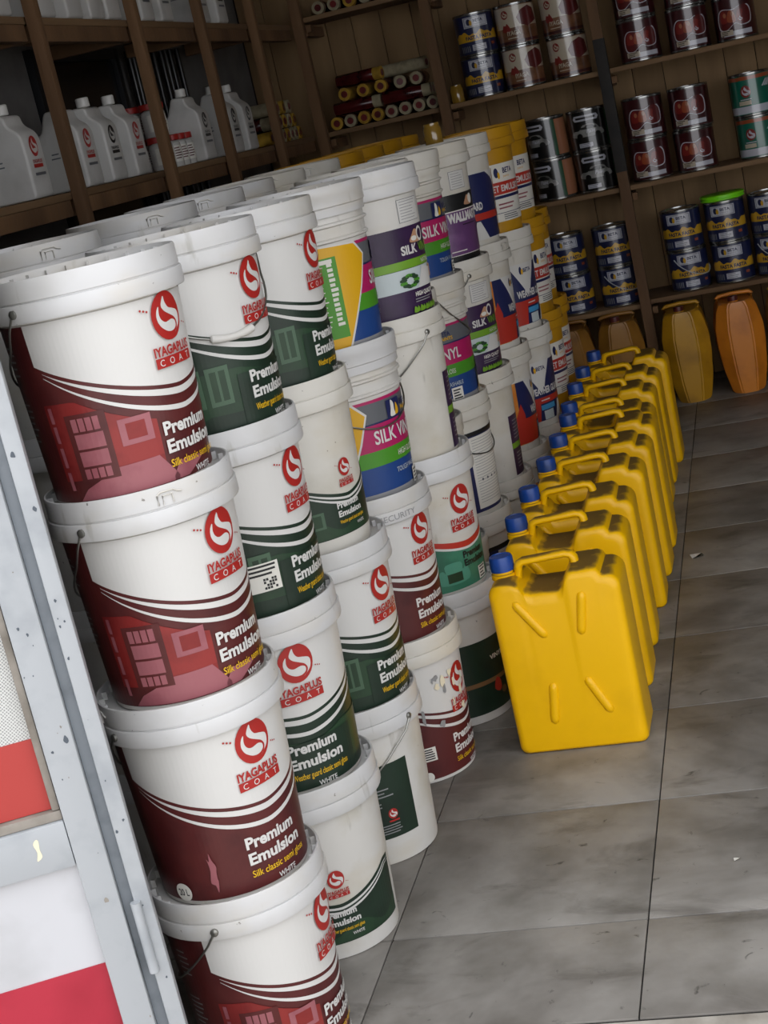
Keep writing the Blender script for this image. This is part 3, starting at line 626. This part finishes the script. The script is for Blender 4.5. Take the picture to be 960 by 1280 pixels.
# ------------------------------------------------------------------ yellow jerrycans with blue caps
jy = mat('yellow_jerrycan_plastic', 'eab300', .36, 'dba600', 6, (.5, .8), dust=('5a451f', .98, 1.2, .9), spec=.35); blue_cap = mat('blue_cap_plastic', '123f8c', .4, '0f336f', 20, dust=('3d4a66', 1.15, 1.5, .5))
def jerry_meshes():
    w = .156
    def zt(x):
        k = [(-.156, .434), (-.105, .436), (-.088, .430), (-.070, .408), (-.055, .402), (.008, .402), (.020, .408), (.032, .436), (.044, .446), (.098, .446), (.108, .441), (.116, .428), (.156, .425)]
        for (a, za), (b, zb) in zip(k, k[1:]):
            if x <= b:
                t = (x-a)/(b-a); t = t*t*(3-2*t); return za+(zb-za)*t
        return k[-1][1]
    def cr(x, r):   # corner rounding drop
        d = abs(x)-(w-r); return r-math.sqrt(max(0, r*r-d*d)) if d > 0 else 0
    xs = []
    for k in range(9): xs.append(-w+.03*(1-math.cos(math.pi/2*k/8)))
    m_ = 44
    for k in range(1, m_): xs.append(-w+.03+(2*w-.06)*k/m_)
    for k in range(8, -1, -1): xs.append(w-.03*(1-math.cos(math.pi/2*k/8)))
    bm = bmesh.new(); rings = []; D = .170; bev = .020; sg = 5; ds = [(bev*(1-math.sin(math.pi/2*k/sg)), bev*(1-math.cos(math.pi/2*k/sg))) for k in range(sg+1)]
    seq = [(d, y) for d, y in ds] + [(d, D-y) for d, y in reversed(ds)]
    for d, y in seq:
        top = [bm.verts.new((x*(w-d)/w, y, zt(x)-cr(x, .03)-d*(1.5 if -.08 < x < .03 else 1))) for x in xs]; bot = [bm.verts.new((x*(w-d)/w, y, cr(x, .018)+d*.6)) for x in xs]
        rings.append((top, bot))
    for (t0, b0), (t1, b1) in zip(rings, rings[1:]):
        for i in range(len(xs)-1):
            bm.faces.new((t0[i], t0[i+1], t1[i+1], t1[i])); bm.faces.new((b0[i+1], b0[i], b1[i], b1[i+1]))
        bm.faces.new((b0[0], t0[0], t1[0], b1[0])); bm.faces.new((t0[-1], b0[-1], b1[-1], t1[-1]))
    for (t, b), fl_ in ((rings[0], 1), (rings[-1], -1)):
        for i in range(len(xs)-1):
            q = (b[i], b[i+1], t[i+1], t[i]); bm.faces.new(q if fl_ > 0 else q[::-1])
    def rib(x0, z0, x1, z1, y, sgn):
        n = 14; pts = []; rr = []
        for i in range(n+1):
            t = i/n; pts.append((x0+(x1-x0)*t, y + sgn*.005, z0+(z1-z0)*t)); e = min(1, min(t, 1-t)*6+.02); rr.append(.0125*math.sqrt(max(.05, 1-(1-e)**2)))
        add_tube(bm, pts, rr, 12)
    for y, s in ((0, 1), (.170, -1)):
        rib(-.100, .392, -.034, .292, y, s); rib(.066, .398, .046, .288, y, s); rib(-.042, .182, -.058, .072, y, s); rib(.036, .186, .084, .086, y, s)
    # base rim
    body = finish(bm, 'body', jy, 50)
    bm = bmesh.new()
    pts = [(-.088, .085, .418), (-.088, .085, .446), (-.083, .085, .457), (-.072, .085, .463), (-.02, .085, .466), (.030, .085, .469), (.042, .085, .465), (.048, .085, .455), (.050, .085, .436)]
    add_tube(bm, pts, .0112, 10); bmesh.ops.scale(bm, verts=bm.verts, vec=(1, 1.5, .9), space=Matrix.Translation((0, -.085, -.455)))
    handle = finish(bm, 'handle', jy, 60)
    bm = bmesh.new(); add_lathe(bm, [(.030, .428), (.030, .440), (.026, .442), (.026, .456), (0, .456)], 24, cx=-.124, cy=.085); neck = finish(bm, 'neck', jy)
    bm = bmesh.new()
    prof = [(.0285, .4475), (.0290, .449), (.0285, .478), (.026, .483), (.022, .484), (.021, .482), (0, .482)]; n = 48
    add_lathe(bm, prof, n, cx=-.124, cy=.085)
    for v in bm.verts:
        a = math.atan2(v.co.y-.085, v.co.x+.124); k = round(a/(2*math.pi)*n) % 2
        if k and .4485 < v.co.z < .479: v.co.x += -.0012*math.cos(a); v.co.y += -.0012*math.sin(a)
    return body, handle, neck, finish(bm, 'cap', blue_cap, 30)
JB = jerry_meshes()
caps = [(-.716, 3.51), (-.722, 3.845), (-.721, 4.127), (-.709, 4.435), (-.705, 4.72), (-.702, 5.0), (-.715, 5.185), (-.727, 5.515), (-.726, 5.80), (-.710, 6.11)]
for i, (x, y) in enumerate(caps):
    o = empty('jerrycan', (x+.124, y-.085, 0), R(random.uniform(-1.2, 1.2) if i else -1))
    tag(o, 'bright yellow jerrycan with blue screw cap, %s in the row from the doorway' % ORD[i+1], 'jerrycan', 'row of yellow jerrycans with blue caps')
    for nm, me in zip(('body', 'handle', 'neck', 'cap'), JB): link(nm, me, o)

# ------------------------------------------------------------------ shelving
ZS = (.470, 1.000, 1.525, 2.050)
def shelf_part(sh, name, dims, m): 
    return link(name, box_mesh(name, (-(dims[1]-dims[0])/2, (dims[1]-dims[0])/2, -(dims[3]-dims[2])/2, (dims[3]-dims[2])/2, 0, dims[5]-dims[4]), m, .003), sh, ((dims[0]+dims[1])/2, (dims[2]+dims[3])/2, dims[4]))
sb = empty('timber_shelf', (0, 7.3, 0)); tag(sb, 'rough timber shelving carrying paint tins along the plank wall', 'shelf'); sb.location = (0, 0, 0)
PX = (-1.895, -1.30, -.565, .46, 1.45, 2.45, 3.40)
for x in PX:
    p = shelf_part(sb, 'post', (x-.024, x+.024, 7.262, 7.302, .001, 2.93), wood)
pp = shelf_part(sb, 'stain', (-.5905, -.5395, 7.2595, 7.304, 1.07, 1.66), dark_stain)
for z in ZS:
    for x0, x1 in ((-1.862, -1.331), (-1.269, -.596), (-.534, .43), (.49, 1.42), (1.48, 2.42), (2.48, 3.37)):
        zz = z - (.012 if x0 < -1.0 and x0 > -1.3 and z < .9 else 0)
        shelf_part(sb, 'shelf_board', (x0-.03, x1+.03, 7.303, 7.66, zz-.022, zz), woodX)
    for x in PX:
        shelf_part(sb, 'bracket', (x+.025, x+.050, 7.304, 7.345, z-.068, z-.036), wood); shelf_part(sb, 'batten', (x-.02, x+.02, 7.346, 7.66, z-.080, z-.036), wood)
sl = empty('timber_shelf', (0, 0, 0)); tag(sl, 'rough timber shelving with white jugs behind the bucket stacks', 'shelf')
PY = (3.55, 4.385, 5.190, 5.885, 6.575)
for y in PY: shelf_part(sl, 'post', (-1.921, -1.884, y-.019, y+.019, .001, 2.93), wood)
for z in ZS:
    zl = z if z < 2 else 2.03
    for y0, y1 in zip((2.75,)+PY, PY+(7.25,)):
        shelf_part(sl, 'shelf_board', (-2.215, -1.926, y0+.002, y1-.002, zl-.022, zl), woodX)
        shelf_part(sl, 'front_batten', (-1.966, -1.926, y0+.024, y1-.024, zl-.070, zl-.0225), wood)
    for y in PY: shelf_part(sl, 'bracket', (-2.215, -1.97, y-.02, y+.02, zl-.07, zl-.0225), wood)

# dark window opening behind the left shelf, its unlit depth painted as a black pane, and a bundle of rods
wd = tag(empty('window_1', (XL, 5.53, 1.2)), kind='structure')
link('pane', box_mesh('pane', (.004, .012, -.36, .36, .02, .77), mat('unlit_opening_black', '0c0e14', .25), 0), wd)
for d in ((.001, .03, -.40, -.361, -.02, .81), (.001, .03, .361, .40, -.02, .81), (.001, .03, -.36, .36, .771, .81), (.001, .03, -.36, .36, -.02, .019)): link('window_frame', box_mesh('window_frame', d, mat('black_frame', '15161a', .5)), wd)
rod_m = mat('black_rod', '1d1b1b', .3); bm = bmesh.new(); add_lathe(bm, [(0, 0), (.011, 0), (.011, 2.0), (0, 2.0)], 10); ROD = finish(bm, 'rod', rod_m)
for k in range(17):
    y = 6.0 + k*.028 + (.10 if k > 7 else 0) + (.05 if k > 12 else 0)
    tag(link('metal_rod', ROD, None, (-2.262+random.uniform(-.012, .012), y, 0)), 'thin black rod standing upright behind the jug shelf', 'rod', 'black rods against the grey wall')

# ------------------------------------------------------------------ white jugs on the left shelf
jug_m = mat('milky_jug_plastic', 'c3c1bd', .45, 'a9a7a2', 8, (.5, .75)); jug_c = mat('jug_cap', 'cfcdc8', .4)
def jug_mesh(logo):
    out = [(-.085, 0), (.085, 0), (.088, .02), (.088, .19), (.080, .215), (.045, .262), (.018, .268), (.012, .232), (-.030, .228), (-.040, .262), (-.066, .262), (-.072, .205), (-.088, .185), (-.088, .02)]
    out = [(-.088, .01), (.088, .01), (.088, .19), (.078, .212), (.05, .235), (.046, .268), (-.005, .272), (-.016, .245), (-.030, .205), (-.088, .190)]
    bm = bmesh.new(); extrude_outline(bm, round_outline([(x, z-.01) for x, z in out], .014, 3), -.060, .060, .008, 3)
    bmesh.ops.scale(bm, verts=bm.verts, vec=(1, 1, .93)); body = finish(bm, 'jug_body', jug_m, 50)
    bm = bmesh.new(); add_lathe(bm, [(.019, .243), (.021, .245), (.021, .270), (.018, .273), (0, .273)], 16, cx=.018); cap = finish(bm, 'jug_cap', jug_c)
    a = Art(None, dict(P, red=logo, white=MATS['milky_jug_plastic'])); a.step = 1
    sign_logo(a, 0, .145, .052, .058, word=False, c='red'); a.text('IYAGAPLUS', 0, .098, .010, 'red', w=.06, bold=.02); a.shape(0, .090, .030, .005, [(-1, -1), (1, -1), (1, 1), (-1, 1)], 'red'); a.shape(0, .067, .034, .004, [(-1, -1), (1, -1), (1, 1), (-1, 1)], 'grey')
    lab = a.mesh('jug_label', plane=lambda u, z, off: (.088+off, u, z))
    a = Art(None, P); a.shape(0, .103, .015, .002, [(-1, -1), (1, -1), (1, 1), (-1, 1)], 'grey'); a.shape(0, .116, .012, .002, [(-1, -1), (1, -1), (1, 1), (-1, 1)], 'grey', same=True)
    lab2 = a.mesh('jug_side', plane=lambda u, z, off: (u, -.060-off, z))
    return body, cap, lab, lab2
JR = jug_mesh(P['red']); JK = jug_mesh(P['black'])
def jug(x, y, z, jm, label, group, rz=0):
    o = empty('plastic_jug', (x, y, z), rz); tag(o, label, 'jug', group)
    for nm, me in zip(('body', 'cap', 'label', 'side_print'), jm): link(nm, me, o)
JX = -2.015
for i, (y, jm) in enumerate(((4.21, JR), (4.60, JR), (4.805, JK), (5.02, JR))):
    jug(JX, y, 1.526, jm, '%s white jug with %s emblem on the jug shelf, from the shelf end' % (ORD[i+1], 'black' if jm is JK else 'red'), 'white jugs on the lower jug shelf')
for i, (y, jm) in enumerate(((5.74, JK), (6.10, JK), (6.30, JK))):
    jug(JX, y, 1.526, jm, ['white jug behind the small red-capped bottles', 'white jug just past the third timber post', 'white jug next to the heap of rollers'][i], 'white jugs on the lower jug shelf')
for i, y in enumerate((4.25, 4.56, 4.77, 4.955, 5.10, 5.42, 5.62, 6.05, 6.28)):
    jug(JX, y, 2.031, JK, 'white jug with black print, %s along the upper jug shelf' % ORD[i+1], 'white jugs on the upper jug shelf')
# small red-capped bottles
def bottle_mesh():
    bm = bmesh.new(); add_lathe(bm, [(0, 0), (.028, 0), (.031, .004), (.031, .082), (.026, .090), (.015, .094), (.015, .098), (0, .098)], 20); b = finish(bm, 'bottle_body', jug_m)
    bm = bmesh.new(); add_lathe(bm, [(.031, .094), (.032, .095), (.032, .113), (.030, .115), (0, .115)], 20); c = finish(bm, 'bottle_cap', P['red'])
    a = Art(lambda z: .031); a.R = .031; a.step = .004; a.band(-60, 60, .018, .075, 'sticker'); a.lines(-30, .064, .03, 5, .009, .004, 'maroon'); return b, c, a.mesh('bottle_label')
BT = bottle_mesh()
for i, (x, y, z) in enumerate([(x, y, z) for z in (1.526, 1.6415) for x in (-1.985, -2.055) for y in (5.335, 5.405)] + [(x, y, 1.526) for x in (-1.99, -2.06) for y in (5.50, 5.57, 5.64)]):
    o = empty('small_bottle', (x, y, z), R(60)); tag(o, 'small red-capped bottle, in the upper layer of the bottle stack' if z > 1.6 else ('small red-capped bottle, in the lower layer of the bottle stack' if y < 5.45 else 'small red-capped bottle standing between the stack and a jug'), 'bottle', 'small red-capped bottles')
    for nm, me in zip(('body', 'cap', 'label'), BT): link(nm, me, o)
# heap of wrapped paint rollers in the corner
sl_y = mat('yellow_fleece', 'b08a2a', .8, '8d6c1e', 30); sl_w = mat('cream_fleece', '9d9378', .8, '857b62', 30); rd = mat('red_handle', '6a1a1c', .3, '4d1014', 12); wrap = mat('red_wrapper', '4f1517', .22, '32090c', 18)
def roller_mesh(fm, wrapped):
    """sleeve lying along Y, resting at z = 0"""
    r = .029
    bm = bmesh.new(); add_tube(bm, [(0, -.115, r), (0, -.1145, r), (0, .1145, r), (0, .115, r)], [.016, r, r, .016], 18, caps=False); sleeve = finish(bm, 'sleeve', fm, 50)
    bm = bmesh.new(); add_tube(bm, [(0, -.117, r), (0, .117, r)], .0155, 14); core = finish(bm, 'core', rd, 40)
    out = [('sleeve', sleeve), ('core', core)]
    if wrapped:
        bm = bmesh.new(); add_tube(bm, [(0, -.075, r), (0, -.074, r), (0, .113, r), (0, .114, r)], [r+.0003, r+.0012, r+.0012, r+.0003], 18, caps=False); out.append(('wrapper', finish(bm, 'wrapper', wrap, 50)))
    return out
RM = [roller_mesh(sl_y, False), roller_mesh(sl_w, False), roller_mesh(sl_w, True), roller_mesh(sl_y, True)]
rnd = random.Random(11)
spots = []
for i in range(8): spots.append((-1.83+.067*i, 7.45, 1.526, 0, rnd.choice((0, 1, 2, 3, 2))))
for i, (x, y) in enumerate(((-1.72, 7.38), (-1.48, 7.38), (-1.72, 7.445), (-1.48, 7.445), (-1.70, 7.51), (-1.46, 7.51))): spots.append((x, y, 1.587, 90, rnd.choice((1, 2, 3, 2, 2))))
for i in range(5): spots.append((-1.76+.085*i, 7.45, 1.648, rnd.uniform(-6, 6), rnd.choice((0, 1, 2, 3, 2))))
for i, (x, y) in enumerate(((-1.69, 7.40), (-1.48, 7.44), (-1.68, 7.49))): spots.append((x, y, 1.709, 90+rnd.uniform(-10, 10) if i != 1 else 78, (3, 1, 2)[i]))
for i in range(8): spots.append((-2.07, 6.66+.067*i, 1.526, 90, (0, 2, 1, 2, 3, 2, 1, 0)[i]))
for i in range(6): spots.append((-2.07, 6.70+.075*i, 1.587, 90+rnd.uniform(-5, 5), (2, 1, 2, 0, 2, 3)[i]))
for i in range(4): spots.append((-2.07, 6.75+.095*i, 1.648, 90+rnd.uniform(-9, 9), (1, 2, 0, 2)[i]))
for i in range(6): spots.append((-1.80+.075*i, 7.45, 2.051, 0, (2, 2, 3, 2, 1, 2)[i]))
for (x, y, z, a, kd) in spots:
    lay = {1.526: 'bottom layer', 1.587: 'second layer', 1.648: 'third layer', 1.709: 'top layer', 2.051: 'high shelf'}[z] + (' of the jug-shelf heap' if x < -2 else '' if z > 2 else ' of the corner heap')
    o = empty('paint_roller', (x, y, z), R(a))
    tag(o, ['yellow roller sleeve', 'cream roller sleeve', 'cream roller sleeve in red wrapper', 'yellow roller sleeve in red wrapper'][kd] + ', %s' % lay, 'paint roller', 'heap of paint roller sleeves')
    for nm, me in RM[kd]: link(nm, me, o)

# ------------------------------------------------------------------ tins on the back shelving
TR, TH = .090, .187
def tin_body():
    bm = bmesh.new(); add_lathe(bm, [(0, .003), (TR-.004, .003), (TR, 0), (TR+.002, .002), (TR+.002, .006), (TR, .008), (TR, TH-.010), (TR+.002, TH-.008), (TR+.002, TH-.002), (TR, TH), (TR-.006, TH), (TR-.007, TH-.008), (TR-.028, TH-.008), (TR-.029, TH-.003), (0, TH-.003)], 40)
    return finish(bm, 'tin', tin_metal)
TB = tin_body()
def tart(): a = Art(lambda z: TR, T); a.R = TR; a.step = .009; a.band(-180, 180, .009, TH-.011, 'navy'); return a
def RC(a, t0, t1, z0, z1, m, same=False): a.band(t0, t1, z0, z1, m, same)
def tin_navy():
    a = tart(); mtn = lambda t: .098+.007*math.sin(t*.11+.6)+.004*math.sin(t*.27)
    a.band(-75, 75, .062, mtn, 'gold'); a.band(-40, 32, .122, .168, 'white'); a.band(-37, 29, .125, .165, 'grey'); a.band(-35, 27, .127, .163, 'white')
    a.shape(-24, .146, .010, .014, DISC, 'navy'); a.shape(-18, .142, .006, .012, DISC, 'gold'); a.text('BETA', -10, .144, .013, 'navy', w=.044, bold=.03, align='L'); a.text('PAINTS', -10, .132, .007, 'grey', w=.036, align='L')
    a.text('FASTA FASTA', 0, .070, .016, 'navy', w=.125, bold=.04); a.band(-24, 16, .020, .046, 'white'); a.lines(-20, .040, .05, 3, .008, .003, 'grey'); a.band(34, 46, .034, .046, 'orange')
    for k in range(5): a.band(-58+k*6, -55+k*6, .018, .044, 'grey', k > 0)
    return a.mesh('tin_label_navy')
def tin_dred():
    a = tart(); a.band(-180, 180, .009, TH-.011, 'maroon'); blob = smooth_closed([(-.95, -.8), (-1, .1), (-.7, .7), (0, .62), (.6, .95), (1, .5), (.95, -.5), (.4, -.7), (0, -.5), (-.5, -.95)])
    a.shape(0, .095, .078, .056, blob, 'white'); a.shape(0, .095, .073, .051, blob, 'dkred'); a.band(-46, 46, .140, .150, 'maroon', True)
    for t, c in ((-30, 'red'), (-8, 'orange'), (18, 'red'), (34, 'dkred')): a.shape(t, .098, .017, .028, smooth_closed([(-1, -.7), (-.8, .6), (0, 1), (.8, .6), (1, -.7)]), c)
    a.shape(-26, .108, .007, .010, DISC, 'skin'); a.shape(-4, .112, .007, .010, DISC, 'skin', same=True); sign_logo(a, 16, .085, .024, .026, word=False, c='red', cw='white'); a.band(-36, 46, .018, .038, 'white'); a.band(-46, -8, .022, .044, 'cream'); a.lines(-42, .038, .045, 3, .007, .003, 'black')
    return a.mesh('tin_label_photo')
def tin_black():
    a = tart(); a.band(-180, 180, .009, TH-.011, 'black'); hexa = [(-1, 0), (-.85, .8), (.85, .8), (1, 0), (.85, -.8), (-.85, -.8)]
    a.shape(0, .148, .062, .016, hexa, 'white'); a.shape(0, .148, .046, .0045, [(-1, -1), (1, -1), (1, 1), (-1, 1)], 'black'); car = smooth_closed([(-1, -.6), (-.95, .1), (-.5, .2), (-.2, .8), (.5, .8), (.8, .2), (1, .05), (1, -.6)])
    a.shape(0, .088, .072, .036, car, 'silver'); a.shape(4, .105, .034, .012, car, 'black'); a.shape(-24, .068, .014, .014, DISC, 'black', same=True); a.shape(30, .068, .014, .014, DISC, 'black', same=True); a.text('Fast', 10, .080, .016, 'white', w=.04, slope=.25, bold=.02)
    a.band(-30, 10, .018, .036, 'white'); a.lines(-28, .030, .05, 2, .008, .003, 'grey'); a.band(62, 74, .012, .172, 'green'); a.band(74, 130, .012, .172, 'skin')
    return a.mesh('tin_label_black')
def tin_brown():
    a = tart(); a.band(-180, 180, .009, TH-.011, 'brown'); a.band(-75, 75, .080, .172, 'cream'); a.poly([(0, .12), (14, .15), (40, .165), (60, .15), (70, .10), (30, .075), (6, .09)], 'dkred'); sign_logo(a, -34, .140, .034, .038, word=False, c='red', cw='cream'); a.shape(-34, .085, .02, .018, smooth_closed([(-1, -1), (-.6, .6), (-.2, .1), (.3, .9), (1, -1)]), 'red')
    a.text('IYAGA', -34, .048, .019, 'cream', w=.062, bold=.03, align='L'); a.lines(-34, .033, .07, 1, .01, .004, 'cream'); a.band(-80, 80, .012, .024, 'maroon')
    return a.mesh('tin_label_brown')
def tin_teal():
    a = tart(); a.band(-180, 180, .009, TH-.011, 'teal'); a.band(-180, 180, .158, .174, 'orange'); a.band(-180, 180, .012, .044, 'white'); sign_logo(a, -22, .108, .046, .052, word=False, c='red', cw='white'); a.lines(-40, .072, .05, 1, .01, .004, 'white'); a.band(-45, -10, .05, .068, 'cream')
    for i in range(3): a.poly([(24+i*8, .12), (40+i*6, .148), (44+i*6, .150), (30+i*8, .118)], 'white', same=i > 0)
    return a.mesh('tin_label_teal')
TA = dict(navy=tin_navy(), dred=tin_dred(), black=tin_black(), brown=tin_brown(), teal=tin_teal())
bm = bmesh.new()
add_tube(bm, [((TR+.004)*math.cos(R(t)), (TR+.004)*math.sin(R(t)), TH*.80-.085*math.sin(math.pi*(t+180)/180)**.8) for t in range(-180, 1, 12)], .0024, 6); TIN_H = finish(bm, 'tin_handle', mat('white_tin_handle', 'a9adb0', .4))
def tin(x, y, z, art, label, group, rz=0, handle=None):
    a_cam = math.atan2(-y, -x); o = empty('paint_tin', (x, y, z), a_cam+math.pi/2+R(rz)); tag(o, label, 'paint tin', group)
    link('body', TB, o); link('label', TA[art], o)
    if handle is not None: link('handle', TIN_H, o, rot=(handle[0], 0, R(handle[1])), loc=(0, 0, 0))
    return o
TD = dict(navy='navy tin with gold band', dred='dark maroon tin with picture', black='black tin with silver picture', brown='cream and brown tin', teal='teal tin with orange top band')
yy = 7.425
rows = [  # x, shelf z, art, where
 (-.895, .458, 'navy', 'beside the yellow bucket stacks', 0), (-.675, .458, 'navy', 'left of the post, lowest shelf', 1), (-.350, .470, 'navy', 'right of the post, lowest shelf', 1), (-.148, .470, 'navy', 'carrying the lime lid', 0), (.050, .470, 'navy', 'right of the lime lid stack', 1),
 (-.885, 1.0, 'black', 'on middle shelf by the bucket stacks', 0), (-.690, 1.0, 'black', 'on middle shelf by the post', 0), (-.437, 1.0, 'dred', 'on middle shelf by the post', 0), (-.230, 1.0, 'dred', 'on middle shelf by teal tins', 0), (.048, 1.0, 'teal', 'on the middle shelf', 0),
 (-1.120, 1.525, 'navy', 'on third shelf by the rollers', 0), (-.930, 1.525, 'brown', 'on third shelf by navy tins', 0), (-.718, 1.525, 'brown', 'on third shelf by the post', 0), (-.395, 1.525, 'dred', 'on third shelf by the post', 0), (-.175, 1.525, 'dred', 'second past post, third shelf', 0), (.030, 1.525, 'dred', 'third past post, third shelf', 0)]
for x, z, art, where, hd in rows:
    for k in range(2):
        t_ = tin(x+random.uniform(-.004, .004), yy, z+.001+k*(TH+.001), art, '%s, %s of pair %s' % (TD[art], 'upper' if k else 'lower', where), 'stacked paint tins on the back shelving', -46 if art == 'black' and x < -.8 else random.uniform(-5, 9), (0, 40) if hd and k == 0 else None)
        if k == 1 and x == -.148: LIME_TIN = t_
bm = bmesh.new(); add_lathe(bm, [(0, 0), (.094, 0), (.100, .003), (.100, .009), (.096, .011), (.096, .014), (.101, .016), (.101, .024), (.097, .027), (0, .027)], 36)
link('plastic_lid', finish(bm, 'lime_lid', mat('lime_plastic', '84e51c', .4)), LIME_TIN, (0, 0, TH+.001))['label'] = 'bright lime green plastic lid'
bm = bmesh.new(); add_lathe(bm, [(0, 0), (.030, 0), (.031, .002), (.031, .060), (.027, .066), (.027, .078), (0, .078)], 20)
GJ = finish(bm, 'amber_jar', mat('amber_jar', '8a6a24', .2, coat=.8))
tag(link('amber_jar', GJ, None, (-1.243, 7.340, 1.526)), 'small amber jar on the third shelf beside the navy tins', 'jar', 'amber jars')

# ------------------------------------------------------------------ faceted jerrycans under the back shelving
def facet_can(m, seed):
    rings = [(0, .62), (.012, .70), (.10, .88), (.22, 1.0), (.30, 1.0), (.385, .84), (.408, .72), (.416, .60)]
    oct_ = [(-.050, -.150), (.050, -.150), (.106, -.105), (.106, .105), (.050, .150), (-.050, .150), (-.106, .105), (-.106, -.105)]
    bm = bmesh.new(); rv = []
    for z, s in rings: rv.append([bm.verts.new((x*s, y*(.90+.10*s), z)) for x, y in oct_])
    for a, b in zip(rv, rv[1:]):
        for k in range(8): bm.faces.new((a[k], a[(k+1) % 8], b[(k+1) % 8], b[k]))
    bm.faces.new(rv[0][::-1]); bm.faces.new(rv[-1])
    bmesh.ops.bevel(bm, geom=[e for e in bm.edges if abs(e.verts[0].co.z-e.verts[1].co.z) > .004], offset=.006, segments=2, affect='EDGES')
    body = finish(bm, 'facet_body', m, 25)
    bm = bmesh.new(); add_tube(bm, [(-.075, -.02, .405), (-.080, -.02, .428), (-.070, -.02, .437), (0, -.02, .441), (.070, -.02, .437), (.080, -.02, .428), (.075, -.02, .405)], .009, 10); hd = finish(bm, 'facet_handle', m, 60)
    bm = bmesh.new(); add_lathe(bm, [(.022, .414), (.022, .420), (0, .420)], 18, cx=-.01, cy=-.10); nk = finish(bm, 'facet_neck', m)
    bm = bmesh.new(); add_lathe(bm, [(.023, .4205), (.0235, .423), (.022, .440), (.018, .442), (0, .442)], 18, cx=-.01, cy=-.10); cp = finish(bm, 'facet_cap', P['maroon'])
    return body, hd, nk, cp
cm = [mat('mustard_can_plastic', 'b98718', .4, '9c6f12', 8), mat('orange_can_plastic', 'cf7d22', .4, 'b5681a', 8), mat('brown_can_plastic', '9a6a24', .45, '7f551b', 8)]
FC = [facet_can(m, i) for i, m in enumerate(cm)]
for x, y, k, lab in ((-.935, 7.27, 2, 'brown faceted jerrycan beside the yellow bucket stacks'), (-.708, 7.27, 2, 'brown faceted jerrycan behind the end of the yellow row'), (-.408, 7.235, 0, 'mustard faceted jerrycan with maroon cap beside the post'), (-.170, 7.25, 1, 'orange faceted jerrycan with maroon cap under the shelf'), (.065, 7.25, 0, 'mustard faceted jerrycan right of the orange one')):
    o = empty('jerrycan', (x, y, 0), R(random.uniform(-3, 3)) + math.atan2(-y, -x)+math.pi/2); tag(o, lab, 'jerrycan', 'faceted jerrycans under the back shelving')
    for nm, me in zip(('body', 'handle', 'neck', 'cap'), FC[k]): link(nm, me, o)

# ------------------------------------------------------------------ litter
bm = bmesh.new(); vs = [bm.verts.new(p) for p in ((-.02, -.014, .001), (.018, -.018, .003), (.022, .016, .002), (-.016, .018, .006))]; bm.faces.new(vs); r = bmesh.ops.solidify(bm, geom=bm.faces[:], thickness=.0006)
tag(link('paper_scrap', finish(bm, 'scrap', P['sticker'], 0), None, (-.355, 4.80, .001), (0, 0, .4)), 'small pale paper scrap lying on the dark floor', 'paper scrap')
tag(link('amber_jar', GJ, None, (-.985, 5.19, 3*H+.351)), 'small amber jar standing on a white bucket lid in the ninth stack', 'jar', 'amber jars')
for x, y, a, sc in ((-.10, 3.05, .9, .45), (-.235, 2.82, .5, .35), (.02, 3.55, 1.4, .3)):
    o = link('paper_scrap', bpy.data.meshes['scrap'], None, (x, y, .001), (0, 0, a)); o.scale = (sc, sc*.4, 1)
    tag(o, 'tiny white paper sliver on the tiles near the doorway', 'paper scrap', 'paper slivers on the floor')
